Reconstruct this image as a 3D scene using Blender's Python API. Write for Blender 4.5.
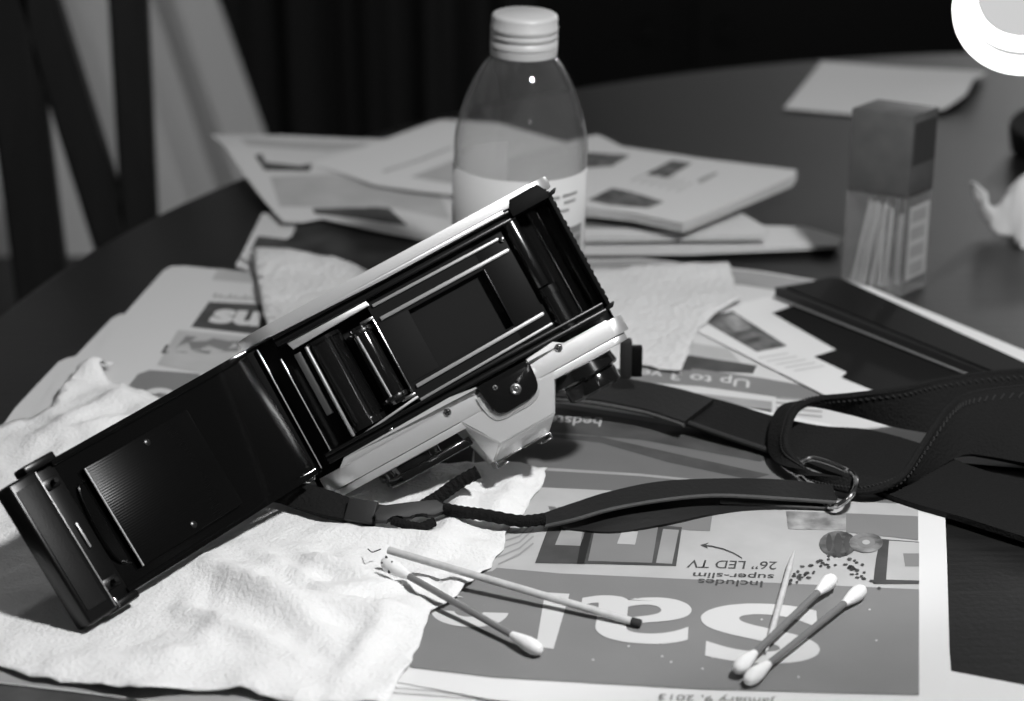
import bpy, bmesh, math, random
import numpy as np
from mathutils import Vector, Matrix, noise
from mathutils.geometry import delaunay_2d_cdt

random.seed(7)
for o in list(bpy.data.objects): bpy.data.objects.remove(o)
SC = bpy.context.scene
COL = SC.collection
PI = math.pi

# ------------------------------------------------------------------ camera
FPX, TH, CH = 2166.0, math.radians(22), 0.369
S_, C_ = math.sin(TH), math.cos(TH)
cd = bpy.data.cameras.new('camera'); cam = bpy.data.objects.new('camera', cd); COL.objects.link(cam)
cam.location = (0, 0, CH); cam.rotation_euler = (math.radians(90) - TH, 0, 0)
cd.sensor_width = 36; cd.sensor_fit = 'HORIZONTAL'; cd.lens = FPX / 1024 * 36
cd.clip_start = .02; cd.clip_end = 30
cd.dof.use_dof = True; cd.dof.focus_distance = .80; cd.dof.aperture_fstop = 9.0
SC.camera = cam

# ------------------------------------------------------------------ world, lamps, exposure
wd = bpy.data.worlds.new('world'); SC.world = wd; wd.use_nodes = True
wd.node_tree.nodes['Background'].inputs[0].default_value = (1, 1, 1, 1)
wd.node_tree.nodes['Background'].inputs[1].default_value = .04

def lamp(name, loc, power, radius, kind='POINT', rot=None, size=None):
    ld = bpy.data.lights.new(name, kind); ld.energy = power
    if kind == 'POINT': ld.shadow_soft_size = radius
    o = bpy.data.objects.new(name, ld); COL.objects.link(o); o.location = loc
    if rot: o.rotation_euler = rot
    return o
lamp('pendant_bulb', (.25, .50, .60), 20.5, .03)
lamp('wall_fill', (1.0, 2.86, .52), 14, .05)  # unseen fill, added to light the back wall that the tabletop mirrors
lamp('overhead_fill', (-.2, 1.1, 1.6), 6, .06)  # unseen fill light, added overhead to lift the background
vs = SC.view_settings
vs.view_transform = 'Standard'; vs.look = 'None'; vs.gamma = 1; vs.use_curve_mapping = False
vs.exposure = 0.0

# ------------------------------------------------------------------ materials (the photograph is black and white)
def mat(name, g, rough=.5, metal=0., spec=.5, coat=0., bump=None, var=None, trans=0., sheen=0.):
    """bump=(kind, scale, strength, distance); var=(scale, amount)"""
    m = bpy.data.materials.new(name); m.use_nodes = True
    nt = m.node_tree; p = nt.nodes['Principled BSDF']
    p.inputs['Base Color'].default_value = (g, g, g, 1)
    p.inputs['Roughness'].default_value = rough; p.inputs['Metallic'].default_value = metal
    p.inputs['Specular IOR Level'].default_value = spec; p.inputs['Coat Weight'].default_value = coat
    p.inputs['Coat Roughness'].default_value = .08
    tc = nt.nodes.new('ShaderNodeTexCoord')
    if var:
        n = nt.nodes.new('ShaderNodeTexNoise'); n.inputs['Scale'].default_value = var[0]; n.inputs['Detail'].default_value = 6
        nt.links.new(tc.outputs['Object'], n.inputs['Vector'])
        r = nt.nodes.new('ShaderNodeMapRange')
        r.inputs[1].default_value = .3; r.inputs[2].default_value = .7
        r.inputs[3].default_value = g * (1 - var[1]); r.inputs[4].default_value = min(.95, g * (1 + var[1]))
        nt.links.new(n.outputs['Fac'], r.inputs[0]); nt.links.new(r.outputs[0], p.inputs['Base Color'])
    if bump:
        kind, sc, st, di = bump
        if kind == 'noise':
            t = nt.nodes.new('ShaderNodeTexNoise'); t.inputs['Scale'].default_value = sc; t.inputs['Detail'].default_value = 5
            out = t.outputs['Fac']
        elif kind == 'voronoi':
            t = nt.nodes.new('ShaderNodeTexVoronoi'); t.inputs['Scale'].default_value = sc; out = t.outputs['Distance']
        else:
            t = nt.nodes.new('ShaderNodeTexWave'); t.inputs['Scale'].default_value = sc; t.bands_direction = kind; out = t.outputs['Fac']
        nt.links.new(tc.outputs['Object'], t.inputs['Vector'])
        b = nt.nodes.new('ShaderNodeBump'); b.inputs['Strength'].default_value = st; b.inputs['Distance'].default_value = di
        nt.links.new(out, b.inputs['Height']); nt.links.new(b.outputs[0], p.inputs['Normal'])
    return m

def emit(name, g, st):
    m = bpy.data.materials.new(name); m.use_nodes = True; nt = m.node_tree
    nt.nodes.clear(); e = nt.nodes.new('ShaderNodeEmission'); o = nt.nodes.new('ShaderNodeOutputMaterial')
    e.inputs[0].default_value = (g, g, g, 1); e.inputs[1].default_value = st
    nt.links.new(e.outputs[0], o.inputs[0]); return m

def clear(name, tint=.93, rough=.03, ior=1.5, haze=.0, hazeg=.5):
    """thin clear wall: mostly see-through, fresnel gloss, a little haze"""
    m = bpy.data.materials.new(name); m.use_nodes = True; nt = m.node_tree; nt.nodes.clear()
    o = nt.nodes.new('ShaderNodeOutputMaterial'); t = nt.nodes.new('ShaderNodeBsdfTransparent'); g = nt.nodes.new('ShaderNodeBsdfGlossy')
    t.inputs[0].default_value = (tint, tint, tint, 1); g.inputs['Roughness'].default_value = rough
    lw = nt.nodes.new('ShaderNodeLayerWeight'); lw.inputs[0].default_value = .5
    pw = nt.nodes.new('ShaderNodeMath'); pw.operation = 'POWER'; pw.inputs[1].default_value = 4.; nt.links.new(lw.outputs['Facing'], pw.inputs[0])
    tr_ = nt.nodes.new('ShaderNodeMapRange'); tr_.inputs[3].default_value = tint; tr_.inputs[4].default_value = tint * .3; nt.links.new(pw.outputs[0], tr_.inputs[0]); nt.links.new(tr_.outputs[0], t.inputs[0])
    fr = nt.nodes.new('ShaderNodeMath'); fr.operation = 'MULTIPLY_ADD'; fr.inputs[1].default_value = .85; fr.inputs[2].default_value = ((ior - 1) / (ior + 1)) ** 2; nt.links.new(pw.outputs[0], fr.inputs[0])
    mx = nt.nodes.new('ShaderNodeMixShader'); nt.links.new(fr.outputs[0], mx.inputs[0])
    nt.links.new(t.outputs[0], mx.inputs[1]); nt.links.new(g.outputs[0], mx.inputs[2])
    if haze:
        d = nt.nodes.new('ShaderNodeBsdfDiffuse'); d.inputs[0].default_value = (hazeg, hazeg, hazeg, 1)
        m2 = nt.nodes.new('ShaderNodeMixShader'); m2.inputs[0].default_value = haze
        nt.links.new(mx.outputs[0], m2.inputs[1]); nt.links.new(d.outputs[0], m2.inputs[2]); mx = m2
    nt.links.new(mx.outputs[0], o.inputs[0]); return m

def wood(name, g0, g1, rough, scale=(3, 60, 3), bump=.25, coat=0.):
    m = bpy.data.materials.new(name); m.use_nodes = True; nt = m.node_tree; p = nt.nodes['Principled BSDF']
    p.inputs['Roughness'].default_value = rough; p.inputs['Coat Weight'].default_value = coat; p.inputs['Coat Roughness'].default_value = .3
    tc = nt.nodes.new('ShaderNodeTexCoord'); mp = nt.nodes.new('ShaderNodeMapping'); mp.inputs['Scale'].default_value = scale
    mp.inputs['Rotation'].default_value = (0, 0, -.12)
    n = nt.nodes.new('ShaderNodeTexNoise'); n.inputs['Scale'].default_value = 4; n.inputs['Detail'].default_value = 8; n.inputs['Roughness'].default_value = .65
    nt.links.new(tc.outputs['Object'], mp.inputs[0]); nt.links.new(mp.outputs[0], n.inputs['Vector'])
    r = nt.nodes.new('ShaderNodeMapRange'); r.inputs[1].default_value = .3; r.inputs[2].default_value = .7; r.inputs[3].default_value = g0; r.inputs[4].default_value = g1
    nt.links.new(n.outputs['Fac'], r.inputs[0]); nt.links.new(r.outputs[0], p.inputs['Base Color'])
    n2 = nt.nodes.new('ShaderNodeTexNoise'); n2.inputs['Scale'].default_value = 420; n2.inputs['Detail'].default_value = 3
    nt.links.new(tc.outputs['Object'], n2.inputs['Vector'])
    ad = nt.nodes.new('ShaderNodeMath'); ad.operation = 'ADD'; nt.links.new(n.outputs['Fac'], ad.inputs[0]); nt.links.new(n2.outputs['Fac'], ad.inputs[1])
    b = nt.nodes.new('ShaderNodeBump'); b.inputs['Strength'].default_value = bump; b.inputs['Distance'].default_value = .0006
    nt.links.new(ad.outputs[0], b.inputs['Height']); nt.links.new(b.outputs[0], p.inputs['Normal'])
    return m

M = dict(
    table=wood('dark_table_wood', .006, .015, .38, bump=.16, coat=.0),
    chair=wood('dark_chair_wood', .012, .02, .5, (30, 30, 3)),
    paper=mat('newsprint', .62, .8, spec=.2, bump=('noise', 60, .15, .002)),
    white=mat('white_paper', .72, .7, spec=.25, bump=('noise', 40, .1, .002)),
    towel=mat('paper_towel', .81, .95, spec=.05, bump=('noise', 600, .65, .0011)),
    napkin=mat('embossed_napkin', .66, .95, spec=.05, bump=('voronoi', 300, .8, .0012)),
    black=mat('black_paint', .005, .3, spec=.3),
    gloss=mat('black_gloss', .006, .12, spec=.6, coat=.6),
    matte=mat('black_matte', .004, .65, spec=.1),
    leatherette=mat('leatherette', .006, .5, spec=.25, bump=('noise', 1400, .3, .0003)),
    door=mat('door_black', .002, .09, spec=.8),
    plate=mat('pressure_plate_black', .012, .3, spec=.5),
    silver=mat('satin_silver', .68, .38, metal=.7, bump=('noise', 1500, .12, .0002)),
    steel=mat('polished_steel', .72, .22, metal=1.),
    rail=mat('rail_steel', .42, .42, metal=.5), gpost=mat('black_post', .004, .22, spec=.9), edge=mat('pale_metal_and_glint', .36, .4, metal=.5),  # edge: pale metal, also used for painted highlights on dark parts
    curtain_cloth=mat('shutter_cloth', .011, .7, spec=.12),
    guide=mat('guide_plate', .006, .55, spec=.12),
    web=mat('black_webbing', .011, .9, spec=.15, bump=('noise', 900, 1., .0008)),
    stitch=mat('stitching', .03, .9, spec=.2),
    leather=mat('black_leather', .010, .5, spec=.4, bump=('noise', 500, .35, .0004)),
    leather_edge=mat('leather_cut_edge', .07, .7, spec=.3, bump=('noise', 600, .6, .0006)),
    plastic=mat('black_plastic', .024, .55, spec=.3),
    cord=mat('black_cord', .007, .9, spec=.2, bump=('noise', 1100, 1., .0008)),
    chrome=mat('chrome', .7, .15, metal=1.),
    cap=mat('white_cap', .5, .4, spec=.5),
    label=mat('bottle_label', .55, .6, spec=.3),
    glass=clear('clear_glass', .9, .025, 1.5, .06, .55),
    box=mat('grey_card', .085, .5, spec=.4, var=(90, .15)),
    boxdark=mat('dark_card', .04, .5),
    clearplastic=clear('clear_plastic', .95, .08, 1.35, .10, .5),
    cotton=mat('cotton', .86, .95, spec=.05, bump=('noise', 700, .5, .0006)),
    stick=mat('grey_plastic_stick', .19, .22, spec=.5),
    timber=mat('pale_timber', .55, .6, spec=.3, bump=('X', 20, .1, .0003), var=(300, .1)),
    char=mat('charred_tip', .03, .9),
    ink0=mat('ink_black', .02, .7, spec=.2), ink1=mat('ink_dark', .07, .7, spec=.2, var=(60, .3)), ink2=mat('ink_grey', .21, .7, spec=.2, var=(25, .06)),
    ink3=mat('ink_mid', .32, .7, spec=.2, var=(40, .12)), ink4=mat('ink_pale', .45, .7, spec=.2, var=(40, .1)), inkw=mat('ink_none', .6, .75, spec=.2), ink5=mat('ink_faint', .52, .7, spec=.2), inkb=mat('ink_blue_grey', .15, .7, spec=.25, var=(12, .12)),
    photo1=mat('printed_photo', .1, .6, spec=.3, var=(130, .9)), photo2=mat('printed_photo_pale', .26, .6, spec=.3, var=(110, .7)),
    darkpage=mat('dark_page', .045, .5, spec=.35, var=(30, .7)),
    case=mat('dark_case', .010, .7, spec=.12), case_side=mat('dark_case_side', .035, .6, spec=.2),
    wall=mat('wall_paint', .75, .8), darkwood=mat('dark_cabinet', .012, .6, spec=.2), floor=wood('floor_wood', .05, .09, .5, (2, 20, 2)),
    curtain_pale=mat('pale_curtain_cloth', .78, .95, spec=.05), curtain_dark=mat('dark_curtain_cloth', .03, .95, spec=.05),
    tissue=mat('tissue', .62, .95, spec=.05), rim=emit('lit_glass_rim', 1., 15.), face=emit('lit_frosted_glass', 1., .62), shade=mat('lamp_metal', .6, .4, metal=.6),
)

# ------------------------------------------------------------------ helpers
def wmat(o):
    A = o.matrix_basis.copy(); p = o.parent
    while p: A = p.matrix_basis @ A; p = p.parent
    return A

def obj(name, bm, m, parent=None, smooth=True, base=True, angle=.6):
    """one mesh object from a bmesh in world coordinates"""
    bmesh.ops.recalc_face_normals(bm, faces=bm.faces[:])
    me = bpy.data.meshes.new(name); o = bpy.data.objects.new(name, me)
    if parent is not None:
        o.parent = parent; bm.transform(wmat(parent).inverted())
    elif base and len(bm.verts):
        xs = [v.co for v in bm.verts]
        c = Vector((sum(v.x for v in xs) / len(xs), sum(v.y for v in xs) / len(xs), min(v.z for v in xs)))
        bm.transform(Matrix.Translation(-c)); o.location = c
    if smooth:
        for f in bm.faces: f.smooth = True
        for e in bm.edges:
            if len(e.link_faces) == 2 and e.calc_face_angle(0) > angle: e.smooth = False
    bm.to_mesh(me); bm.free()
    if isinstance(m, (list, tuple)):
        for k in m: me.materials.append(k)
    else: me.materials.append(m)
    COL.objects.link(o); return o

def tag(o, label=None, cat=None, group=None, kind=None):
    if label: o['label'] = label
    if cat: o['category'] = cat
    if group: o['group'] = group
    if kind: o['kind'] = kind
    return o

def thing(name, label, cat, mtx, group=None):
    o = bpy.data.objects.new(name, None); COL.objects.link(o); o.empty_display_size = .01
    o.matrix_basis = mtx if isinstance(mtx, Matrix) else Matrix.Translation(Vector(mtx))
    return tag(o, label, cat, group)

def copy_tree(o, parent=None):
    c = o.copy(); COL.objects.link(c)
    if parent is not None: c.parent = parent
    for ch in list(o.children): copy_tree(ch, c)
    return c

IDF = lambda a, b, c: Vector((a, b, c))
def box(bm, F, u, v, w, bev=0., seg=2):
    vs_ = [bm.verts.new(F(a, b, c)) for a in u for b in v for c in w]
    idx = [(0, 1, 3, 2), (4, 6, 7, 5), (0, 4, 5, 1), (2, 3, 7, 6), (0, 2, 6, 4), (1, 5, 7, 3)]
    fs = [bm.faces.new([vs_[i] for i in f]) for f in idx]
    if bev:
        es = list({e for f in fs for e in f.edges})
        bmesh.ops.bevel(bm, geom=es, offset=bev, segments=seg, affect='EDGES', profile=.5)
    return bm

def prism(bm, F, poly, w0, w1, bev=0., seg=2, axis=2):
    """poly in two coordinates, extruded along the third (axis 2: w, axis 1: v)"""
    def P(a, b, t): return F(a, b, t) if axis == 2 else F(a, t, b)
    lo = [bm.verts.new(P(a, b, w0)) for a, b in poly]; hi = [bm.verts.new(P(a, b, w1)) for a, b in poly]
    n = len(poly); fs = [bm.faces.new(lo[::-1]), bm.faces.new(hi)]
    for i in range(n): fs.append(bm.faces.new((lo[i], lo[(i + 1) % n], hi[(i + 1) % n], hi[i])))
    if bev:
        es = list(set(fs[0].edges) | set(fs[1].edges))
        bmesh.ops.bevel(bm, geom=es, offset=bev, segments=seg, affect='EDGES', profile=.5)
    return bm

def round_poly(pts, rad, n=5):
    out = []; m = len(pts)
    for i in range(m):
        p = Vector(pts[i]); a = Vector(pts[i - 1]) - p; b = Vector(pts[(i + 1) % m]) - p
        r = rad[i] if isinstance(rad, (list, tuple)) else rad; r = min(r, a.length * .48, b.length * .48)
        if r <= 0: out.append(tuple(p)); continue
        A_, B_ = p + a.normalized() * r, p + b.normalized() * r
        for k in range(n + 1):
            t = k / n; out.append(tuple(A_ * (1 - t) ** 2 + p * 2 * t * (1 - t) + B_ * t * t))
    return out

def rounded(x0, x1, y0, y1, r, n=6):
    rr = r if isinstance(r, (list, tuple)) else (r,) * 4
    out = []
    for (cx, cy, a0, q) in ((x1 - rr[0], y1 - rr[0], 0, rr[0]), (x0 + rr[1], y1 - rr[1], 90, rr[1]), (x0 + rr[2], y0 + rr[2], 180, rr[2]), (x1 - rr[3], y0 + rr[3], 270, rr[3])):
        for i in range(n + 1):
            a = math.radians(a0 + 90 * i / n); out.append((cx + q * math.cos(a), cy + q * math.sin(a)))
    return out

def lathe(bm, p0, axis, prof, seg=32, cap=True):
    """prof: list of (distance along axis, radius) in metres"""
    ax = Vector(axis).normalized(); a = ax.orthogonal().normalized(); b = ax.cross(a); p0 = Vector(p0); rings = []
    for d, r in prof:
        rings.append([bm.verts.new(p0 + ax * d + (a * math.cos(2 * PI * i / seg) + b * math.sin(2 * PI * i / seg)) * max(r, 1e-5)) for i in range(seg)])
    for r0, r1 in zip(rings, rings[1:]):
        for i in range(seg): bm.faces.new((r0[i], r0[(i + 1) % seg], r1[(i + 1) % seg], r1[i]))
    if cap: bm.faces.new(rings[0][::-1]); bm.faces.new(rings[-1])
    return bm

def cyl(bm, p0, p1, r, seg=24, bev=0.):
    p0, p1 = Vector(p0), Vector(p1); d = (p1 - p0).length
    b = min(bev, d / 2.2)
    prof = [(0, r), (d, r)] if not b else [(0, r - b), (b * .3, r - b * .3), (b, r), (d - b, r), (d - b * .3, r - b * .3), (d, r - b)]
    return lathe(bm, p0, p1 - p0, prof, seg)

def smooth_path(pts, n):
    """Catmull-Rom through points, n samples per span"""
    P = [Vector(p) for p in pts]; P = [2 * P[0] - P[1]] + P + [2 * P[-1] - P[-2]]; out = []
    for i in range(1, len(P) - 2):
        a, b, c, d = P[i - 1:i + 3]
        for k in range(n):
            t = k / n
            out.append(.5 * ((2 * b) + (c - a) * t + (2 * a - 5 * b + 4 * c - d) * t * t + (3 * b - a - 3 * c + d) * t ** 3))
    out.append(P[-2]); return out

def tube(bm, pts, r, seg=10, closed=False, rf=None):
    n = len(pts); rings = []; up = Vector((.31, .17, .93)); prev = None
    for i, p in enumerate(pts):
        t = (pts[(i + 1) % n] - pts[i - 1]) if closed else (pts[min(i + 1, n - 1)] - pts[max(i - 1, 0)])
        t.normalize(); a = (prev - t * prev.dot(t)) if prev is not None else t.cross(up)
        a.normalize(); prev = a; b = t.cross(a); q = r * (rf(i / (n - 1)) if rf else 1)
        rings.append([bm.verts.new(p + (a * math.cos(2 * PI * k / seg) + b * math.sin(2 * PI * k / seg)) * q) for k in range(seg)])
    pairs = list(zip(rings, rings[1:])) + ([(rings[-1], rings[0])] if closed else [])
    for r0, r1 in pairs:
        for k in range(seg): bm.faces.new((r0[k], r0[(k + 1) % seg], r1[(k + 1) % seg], r1[k]))
    if not closed: bm.faces.new(rings[0][::-1]); bm.faces.new(rings[-1])
    return bm

def ribbon(bm, E1, E2, th, nspan=8, cross=5):
    """band between two edge paths (world points), thickness th"""
    A = smooth_path(E1, nspan); B = smooth_path(E2, nspan); n = len(A)
    top, bot = [], []
    for i in range(n):
        t = (A[min(i + 1, n - 1)] + B[min(i + 1, n - 1)] - A[max(i - 1, 0)] - B[max(i - 1, 0)]).normalized()
        nn = t.cross(B[i] - A[i]).normalized() * th / 2
        top.append([bm.verts.new(A[i].lerp(B[i], k / cross) + nn) for k in range(cross + 1)])
        bot.append([bm.verts.new(A[i].lerp(B[i], k / cross) - nn) for k in range(cross + 1)])
    for i in range(n - 1):
        for k in range(cross):
            bm.faces.new((top[i][k], top[i][k + 1], top[i + 1][k + 1], top[i + 1][k]))
            bm.faces.new((bot[i][k + 1], bot[i][k], bot[i + 1][k], bot[i + 1][k + 1]))
        for k in (0, cross):
            bm.faces.new((top[i][k], bot[i][k], bot[i + 1][k], top[i + 1][k]))
    for i in (0, n - 1):
        for k in range(cross): bm.faces.new((top[i][k], top[i][k + 1], bot[i][k + 1], bot[i][k]))
    return bm

# points of the table top read from the calibrated view of the photograph
def G(px, py, h=0.):
    u, v = (px - 512) / FPX, (py - 350.5) / FPX
    d = Vector((u, C_ - v * S_, -S_ - v * C_)); t = (h - CH) / d.z
    return Vector((u * t, d.y * t, h))

def inside(poly, x, y):
    c = False; n = len(poly)
    for i in range(n):
        x0, y0 = poly[i]; x1, y1 = poly[i - 1]
        if (y0 > y) != (y1 > y) and x < (x1 - x0) * (y - y0) / (y1 - y0) + x0: c = not c
    return c

def sheet_bm(bm, poly, zf, res, jag=0., seed=0):
    """triangulated sheet over a ground polygon (x, y), lifted by zf(x, y)"""
    edge = []
    n = len(poly)
    for i in range(n):
        a, b = Vector(poly[i]), Vector(poly[(i + 1) % n]); L_ = (b - a).length; k = max(1, int(L_ / res))
        nrm = Vector((-(b - a).y, (b - a).x)).normalized() if L_ > 0 else Vector((0, 0))
        for j in range(k):
            p = a.lerp(b, j / k)
            if jag: p = p + nrm * jag * (noise.noise(Vector((p.x * 90, p.y * 90, seed))) + .6 * noise.noise(Vector((p.x * 300, p.y * 300, seed + 9))))
            edge.append(p)
    ep = [(p.x, p.y) for p in edge]
    xs = [p[0] for p in ep]; ys = [p[1] for p in ep]
    pts = list(edge); E_ = np.array(ep); y = min(ys) + res * .5; row = 0
    while y < max(ys):
        x = min(xs) + (res * .5 if row % 2 else 0)
        while x < max(xs):
            if inside(ep, x, y) and np.min((E_[:, 0] - x) ** 2 + (E_[:, 1] - y) ** 2) > (res * .45) ** 2: pts.append(Vector((x, y)))
            x += res
        y += res * .87; row += 1
    V_, _, F_, *_r = delaunay_2d_cdt(pts, [], [list(range(len(edge)))], 1, 1e-7)
    vs_ = [bm.verts.new((p.x, p.y, zf(p.x, p.y))) for p in V_]
    for f in F_:
        try: bm.faces.new([vs_[i] for i in f])
        except ValueError: pass
    return bm

def thicken(bm, t):
    """give a sheet real thickness downwards"""
    bmesh.ops.recalc_face_normals(bm, faces=bm.faces[:])
    if sum(f.normal.z for f in bm.faces) < 0: bmesh.ops.reverse_faces(bm, faces=bm.faces[:])
    top = bm.faces[:]; vmap = {v: bm.verts.new(v.co - Vector((0, 0, t))) for v in bm.verts[:]}
    bnd = [e for e in bm.edges if len(e.link_faces) == 1]
    for f in top: bm.faces.new([vmap[v] for v in reversed(f.verts)])
    for e in bnd:
        a, b = e.verts; bm.faces.new((a, b, vmap[b], vmap[a]))
    return bm

def px(poly, h=0.): return [tuple(G(x, y, h).xy) for x, y in poly]

def sheet(name, poly_px, zf, m, parent=None, h=.001, res=.012, t=.00015, jag=0., seed=0):
    bm = bmesh.new(); sheet_bm(bm, px(poly_px, h), zf, res, jag, seed); thicken(bm, t)
    return obj(name, bm, m, parent, angle=1.2)

def flat(z): return lambda x, y: z
def wavy(z, amp=.0004, sc=14, seed=0): return lambda x, y: z + amp * noise.noise(Vector((x * sc, y * sc, seed)))

def printed(name, poly_px, zf, m, parent, h=.001, dz=.00012, res=.012):
    bm = bmesh.new(); sheet_bm(bm, px(poly_px, h), lambda x, y: zf(x, y) + dz, res)
    return obj(name, bm, m, parent)

def text_mesh(s, off=0., shear=0.):
    cu = bpy.data.curves.new('t', 'FONT'); cu.body = s; cu.offset = off; cu.shear = shear; cu.resolution_u = 12; cu.fill_mode = 'FRONT'
    o = bpy.data.objects.new('t', cu); COL.objects.link(o)
    bpy.context.view_layer.update()
    dg = bpy.context.evaluated_depsgraph_get(); me = bpy.data.meshes.new_from_object(o.evaluated_get(dg))
    bm = bmesh.new(); bm.from_mesh(me); bpy.data.meshes.remove(me); bpy.data.objects.remove(o); bpy.data.curves.remove(cu)
    bmesh.ops.remove_doubles(bm, verts=bm.verts[:], dist=1e-5)
    xs = [v.co.x for v in bm.verts]; ys = [v.co.y for v in bm.verts]
    x0, x1, y0, y1 = min(xs), max(xs), min(ys), max(ys)
    for v in bm.verts: v.co = Vector(((v.co.x - x0) / (x1 - x0), (v.co.y - y0) / (y1 - y0), 0))
    return bm

def words(s, quad, zf, m, parent, off=.0, h=.001, dz=.00022, name='printed_text', label=None, sub=0):
    """quad: photo points of the text's lower-left, lower-right, upper-right, upper-left (as the text itself reads)"""
    bm = text_mesh(s, off); q = [G(x, y, h) for x, y in quad]
    if sub: bmesh.ops.subdivide_edges(bm, edges=bm.edges[:], cuts=sub)
    for v in bm.verts:
        a, b = v.co.x, v.co.y
        p = q[0] * (1 - a) * (1 - b) + q[1] * a * (1 - b) + q[2] * a * b + q[3] * (1 - a) * b
        v.co = Vector((p.x, p.y, zf(p.x, p.y) + dz))
    o = obj(name, bm, m, parent, smooth=False)
    if label: o['label'] = label
    return o

# ------------------------------------------------------------------ setting
def struct(name, bm, m): return tag(obj(name, bm, m, base=False), kind='structure')
bm = bmesh.new(); box(bm, IDF, (-2.2, 2.6), (-1.5, 3.3), (-.80, -.75)); struct('floor', bm, M['floor'])
bm = bmesh.new(); box(bm, IDF, (-2.2, 2.6), (3.2, 3.3), (-.75, 1.7)); struct('wall_back', bm, M['wall'])
bm = bmesh.new(); box(bm, IDF, (-2.3, -2.2), (-1.5, 3.3), (-.75, 1.7)); struct('wall_left', bm, M['wall'])
bm = bmesh.new(); box(bm, IDF, (-2.2, 2.6), (3.185, 3.2), (-.75, -.63)); struct('baseboard_back', bm, M['darkwood'])

# ------------------------------------------------------------------ table
TC, TR = (.38, .833), .64
tb = thing('dining_table', 'round dark wooden dining table everything is spread on', 'table', (TC[0], TC[1], -.75))
bm = bmesh.new(); lathe(bm, (TC[0], TC[1], -.028), (0, 0, 1), [(0, TR - .012), (.004, TR - .004), (.012, TR), (.020, TR), (.0255, TR - .003), (.028, TR - .009)], 128)
obj('tabletop', bm, M['table'], tb, angle=.5)
bm = bmesh.new(); lathe(bm, (TC[0], TC[1], -.11), (0, 0, 1), [(0, .50), (.082, .50), (.082, .47), (0, .47), (0, .50)], 96, cap=False); obj('apron', bm, M['table'], tb)
for k in range(4):
    a = PI / 4 + k * PI / 2; x, y = TC[0] + .46 * math.cos(a), TC[1] + .46 * math.sin(a)
    bm = bmesh.new(); lathe(bm, (x, y, -.75), (0, 0, 1), [(0, .018), (.3, .026), (.6, .034), (.722, .036)], 20); obj('leg', bm, M['table'], tb)

# ------------------------------------------------------------------ background: cabinet, curtains, chair
cb = thing('sideboard', 'long dark sideboard lost in shadow against the back wall', 'cabinet', (.6, 2.95, -.75))
bm = bmesh.new(); box(bm, IDF, (-.35, 1.9), (2.72, 3.18), (-.70, .10), .004); obj('body', bm, M['darkwood'], cb)
bm = bmesh.new(); box(bm, IDF, (-.37, 1.92), (2.70, 3.18), (.10, .125), .004); obj('top', bm, M['darkwood'], cb)
for k in range(4):
    x0 = -.33 + k * .56
    bm = bmesh.new(); box(bm, IDF, (x0, x0 + .54), (2.70, 2.72), (-.66, .06), .003); d = obj('door', bm, M['darkwood'], cb)
    bm = bmesh.new(); hx = x0 + (.5 if k % 2 == 0 else .04); cyl(bm, (hx, 2.70, -.28), (hx, 2.68, -.28), .012); obj('knob', bm, M['darkwood'], d)
for x, y in ((-.3, 2.76), (1.85, 2.76), (-.3, 3.12), (1.85, 3.12)):
    bm = bmesh.new(); box(bm, IDF, (x - .02, x + .02), (y - .02, y + .02), (-.75, -.70)); obj('foot', bm, M['darkwood'], cb)

def curtain(name, xl, xr, y, z0, z1, m, folds, amp, label):
    """hanging cloth; xl(z), xr(z) are its two side edges"""
    bm = bmesh.new(); nz, nx = 30, folds * 12; g = []
    for j in range(nz + 1):
        z = z0 + (z1 - z0) * j / nz; row = []
        for i in range(nx + 1):
            s = i / nx; x = xl(z) + (xr(z) - xl(z)) * s
            a = math.sin(s * folds * 2 * PI + .5 * math.sin(3 * s)) + .35 * math.sin(s * folds * 5.1 * PI + z * 2)
            row.append(bm.verts.new((x, y + amp * a, z)))
        g.append(row)
    for j in range(nz):
        for i in range(nx): bm.faces.new((g[j][i], g[j][i + 1], g[j + 1][i + 1], g[j + 1][i]))
    o = obj(name, bm, m); sm = o.modifiers.new('thick', 'SOLIDIFY'); sm.thickness = .003
    return tag(o, label, 'curtain')
curtain('curtain', lambda z: -.80, lambda z: -.235 + (-.215 - z) * .30, 2.0, -.74, 1.3, M['curtain_pale'], 5, .018, 'pale curtain drawn aside behind the wooden chair')
curtain('curtain', lambda z: -.33, lambda z: .02, 2.16, -.74, 1.3, M['curtain_dark'], 5, .02, 'dark heavy curtain hanging between the pale curtain and the shadows')

ch = thing('dining_chair', 'dark wooden chair with fanned back slats at the table edge', 'chair', (-.38, 1.40, -.75))
bm = bmesh.new(); box(bm, IDF, (-.58, -.19), (1.44, 1.84), (-.31, -.28), .008); obj('seat', bm, M['chair'], ch)
def bar(x0, z0, x1, z1, w0, w1, y0=1.40, y1=1.40, d=.018):
    bm = bmesh.new(); a = [bm.verts.new((x0 + s * w0 / 2, y0 + t * d / 2, z0)) for s, t in ((-1, -1), (1, -1), (1, 1), (-1, 1))]
    b = [bm.verts.new((x1 + s * w1 / 2, y1 + t * d / 2, z1)) for s, t in ((-1, -1), (1, -1), (1, 1), (-1, 1))]
    bm.faces.new(a[::-1]); bm.faces.new(b)
    for i in range(4): bm.faces.new((a[i], a[(i + 1) % 4], b[(i + 1) % 4], b[i]))
    bmesh.ops.bevel(bm, geom=bm.edges[:], offset=.003, segments=2, affect='EDGES'); return bm
for args in ((-.318, -.29, -.338, .24, .036, .036), (-.232, -.29, -.352, .24, .030, .026), (-.256, -.29, -.248, .24, .023, .026), (-.205, -.29, -.16, .24, .016, .018)):
    obj('back_slat', bar(*args), M['chair'], ch) if args[0] != -.205 else None
obj('back_post', bar(-.56, -.75, -.60, .27, .035, .032, 1.40, 1.37, .03), M['chair'], ch)
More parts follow.
